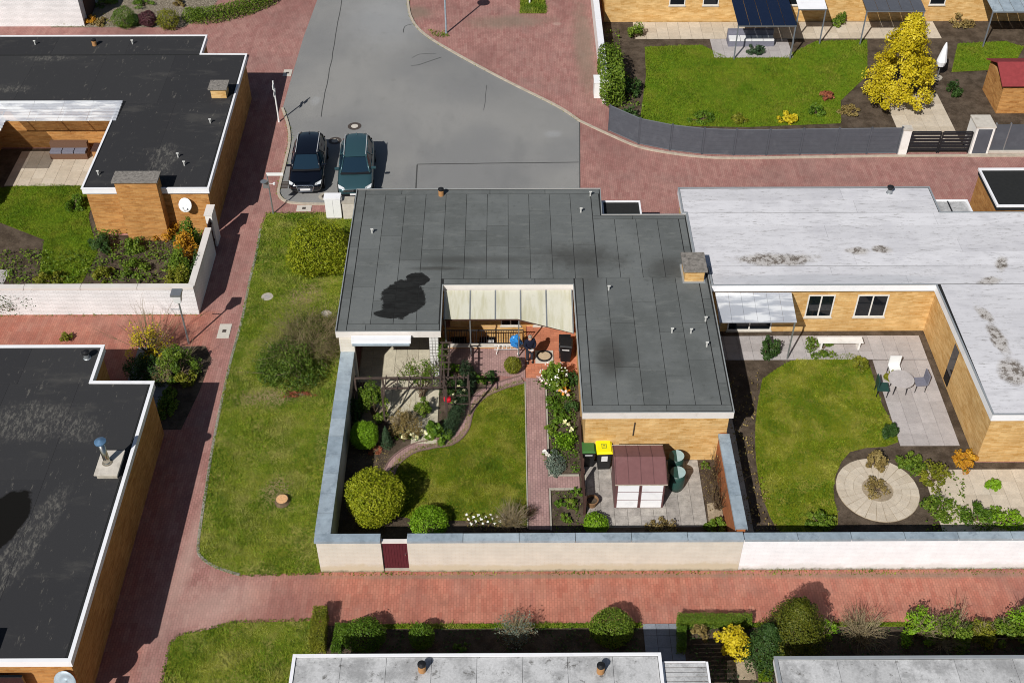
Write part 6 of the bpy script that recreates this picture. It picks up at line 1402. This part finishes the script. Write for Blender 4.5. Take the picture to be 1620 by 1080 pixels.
for px,py,r_,hh,m,lab in ((1000,150,.7,1.2,'leaf_dark','dark shrub inside the laurel corner'),(1005,60,.6,1.0,'leaf_mid','green shrub beside the low white wall'),(995,190,.6,.8,'leaf_dark','dark low shrub behind the first fence panel'),(1110,190,.8,.4,'leaf_green','low green row behind the curved fence'),(1245,192,.55,.6,'leaf_yellow','bright yellow flower clump behind the fence'),(1290,180,.6,.6,'leaf_green','green plant beside the yellow flower clump'),(1305,155,.5,.5,'leaf_russet','pinkish plants below the yellow tree'),(1345,180,.7,.4,'leaf_brown','brown groundcover under the yellow tree'),(1510,150,.6,1.2,'leaf_dark','dark shrub left of the red-roofed hut'),(1170,192,.5,.4,'leaf_olive','olive tuft behind the middle fence panels'),(1195,85,.6,.6,'leaf_fir','blue-green plant at the patio corner'),(1330,40,.6,.8,'leaf_mid','green shrub beside the charcoal canopy'),(1520,40,.8,.7,'leaf_brown','brown shrub at the top right terrace')):
    x,y=at(px,py); bush('shrub',lab,'shrub',x,y,r_,hh,m,900,.12,16)
x,y=at(1556,335); bare_shrub('bare_shrub','reddish bare shrub beside the orange garage','shrub',22.7,46.2,.55,1.0,'leaf_russet',70,3,300,'leaf_russet',.06)
x,y=at(1062,326); bush('shrub','small yellowish shrub at the pale roof corner','shrub',7.9,46.0,.35,.5,'leaf_olive',500,.08,10)
t=thing('garden_bench','black bench by the front entrance canopy','bench',(7,45.9,0)); MB().box(6.65,7.35,45.5,45.95,.45,.52).build('seat','black_plastic',t); MB().box(6.65,7.35,45.952,46.0,.45,.95).build('backrest','black_plastic',t)
for x_ in (6.7,7.25): MB().box(x_,x_+.06,45.52,45.94,0,.449).build('leg','black_metal',t)

# ================================================================== GROUND COVER, WEEDS, EDGE STONES
def cover(label,poly,mat,dens,size=.07,h=.12,name='ground_cover'):
    xs=[p[0] for p in poly]; ys=[p[1] for p in poly]; m=int((max(xs)-min(xs))*(max(ys)-min(ys))*dens); q=np.stack([rng.uniform(min(xs),max(xs),m),rng.uniform(min(ys),max(ys),m)],1); q=q[inside(q,poly)]
    k=np.sin(q[:,0]*3.1+1)*np.sin(q[:,1]*2.7)+np.sin(q[:,0]*7.3)*np.sin(q[:,1]*6.1+2)*.6+rng.normal(0,.5,len(q)); q=q[k>-.1]
    P=np.column_stack([q,.02+rng.uniform(0,h,len(q))]); V,F,r=leaves(P,np.tile([0,0,1.],(len(P),1)),size,.6,.6); o=raw_obj(name,V,F,mat,None,r); return tag(o,label,'ground cover',kind='stuff')
cover('leafy ground cover in the long flower border',rect(1.74,2.9,31.8,37.1),'leaf_green',420,.08,.2)
cover('sparse ground cover in the small bed below the path branch',rect(1.74,2.9,28.2,30.85),'leaf_mid',160,.07)
cover('low planting in the bed beside the curved edging',[at(700,575),at(800,592),at(745,612),at(735,650),at(700,690),at(690,600)],'leaf_dark',200,.08,.2)
cover('low plants along the foot of the garden wall',[at(560,680),at(620,690),at(610,760),at(560,800)],'leaf_brown',120,.06)
cover('fallen leaves and low plants by the shed yard edge',rect(7.8,8.4,28,32.3),'leaf_brown',140,.06)
cover('ground cover in the shaded bottom bed',rect(-6,4.7,22.2,24.4),'leaf_dark',110,.09,.2)
cover('ground cover in the bottom right bed',rect(6.4,22,21.8,24.5),'leaf_dark',110,.09,.2)
cover('green planting under the shrubs of the upper left garden',[at(150,345),at(330,345),at(320,450),at(0,452),at(0,400),at(150,400)],'leaf_mid',170,.12,.35)
cover('low planting round the right-hand lawn',[at(1150,600),at(1200,590),at(1190,700),at(1235,850),at(1165,850)],'leaf_brown',70,.1,.2)
cover('low planting along the white wall of the right-hand garden',[at(1460,845),at(1470,790),at(1500,750),at(1530,745),at(1525,800),at(1660,815),at(1670,850)],'leaf_mid',90,.12,.3)
cover('leaf litter and low plants behind the charcoal fence',[(6.2,58),(8.9,55.2),(21,54.8),(21,56.2),(9,56.4),(7.5,60),(7,68),(6.2,68)],'leaf_mid',60,.14,.3)
cover('ground cover below the top left shrubs',[at(85,44),at(285,44),at(280,20),at(90,20)],'leaf_olive',40,.1)
def weeds(label,pts,w,dens,mat='blade_verge',h=.08):
    R_,L_=band(pts,w/2,w/2); return grass(label,[*R_,*L_[::-1]],mat,dens,.0,h)
weeds('weeds along the foot of the cream wall',[(-7,26.9),(8.6,26.9)],.16,160)
weeds('weeds along the foot of the white wall',[(8.7,26.9),(30,26.9)],.3,120)
weeds('weeds along the kerb of the brick forecourt',[(p[0],p[1]) for p in kerbR],.24,90)
weeds('weeds along the kerb beside the black car',[(p[0],p[1]) for p in kerbL[:30]],.3,110)
weeds('weeds along the white brick wall foot',[(-30,41.5),(-14.2,41.5)],.16,130)
el=smooth_line([at(414,362),at(408,400),at(398,440),at(392,470),at(384,510),at(370,560),at(356,620),at(340,700),at(326,790),at(316,862),at(322,882),at(345,897),at(382,909)],6)
kerb([(p[0]-.06,p[1]) for p in el],'',w=.11,h=.03,mat='edge_cobble',step=.3)

MB().bar((5.03,32.44,2.3),(5.0,32.44,1.55),.02).build('pipe','iron',house)

# tall planting and gate beside the white brick wall
for yy,hh,m,lab in ((42.6,2.1,'leaf_olive','tall olive shrub in the front corner behind the white brick wall'),(43.7,2.4,'leaf_mid','tall green shrub behind the side of the white brick wall'),(44.8,2.3,'leaf_orange','tall orange-tinged shrub by the garden gate'),(45.7,2.2,'leaf_green','tall green shrub next to the orange gable')): bush('shrub',lab,'shrub',-15.3,yy,.65,hh,m,2600,.1,28,low=.3)
g2=thing('wooden_gate','dark boarded side gate between white wall and gatepost','gate',(-14.4,46.3,0))
for i in range(6): MB().box(-14.43,-14.39,46.02+i*.095,46.11+i*.095,.05,1.75).build('board','dark_wood',g2)
MB().box(-14.388,-14.36,46.02,46.59,.4,.5).box(-14.388,-14.36,46.02,46.59,1.4,1.5).build('batten','dark_wood',g2)

# more planting round the pergola
for px,py,r_,ry_,hh,m,lab in ((668,628,.9,.3,2.2,'leaf_mid','climber spreading along the ladder top of the pergola'),(702,600,.3,.9,2.2,'leaf_green','climber on the right-hand pergola side'),(566,660,.35,.7,1.3,'leaf_dark','dark shrub in the shade of the wall beside the bench'),(672,655,.5,.45,.9,'leaf_mid','leafy shrub between the pergola posts'),(718,620,.5,.5,.9,'leaf_dark','dark leafy shrub at the pergola corner')):
    x,y=at(px,py); bush('climbing_shrub' if 'climber' in lab else 'shrub',lab,'shrub',x,y,r_,hh,m,1500,.075,26,ry=ry_,low=.55 if 'climber' in lab else .15,bare=8 if 'climber' in lab else 0,twig='twig_dark',spread=.2)
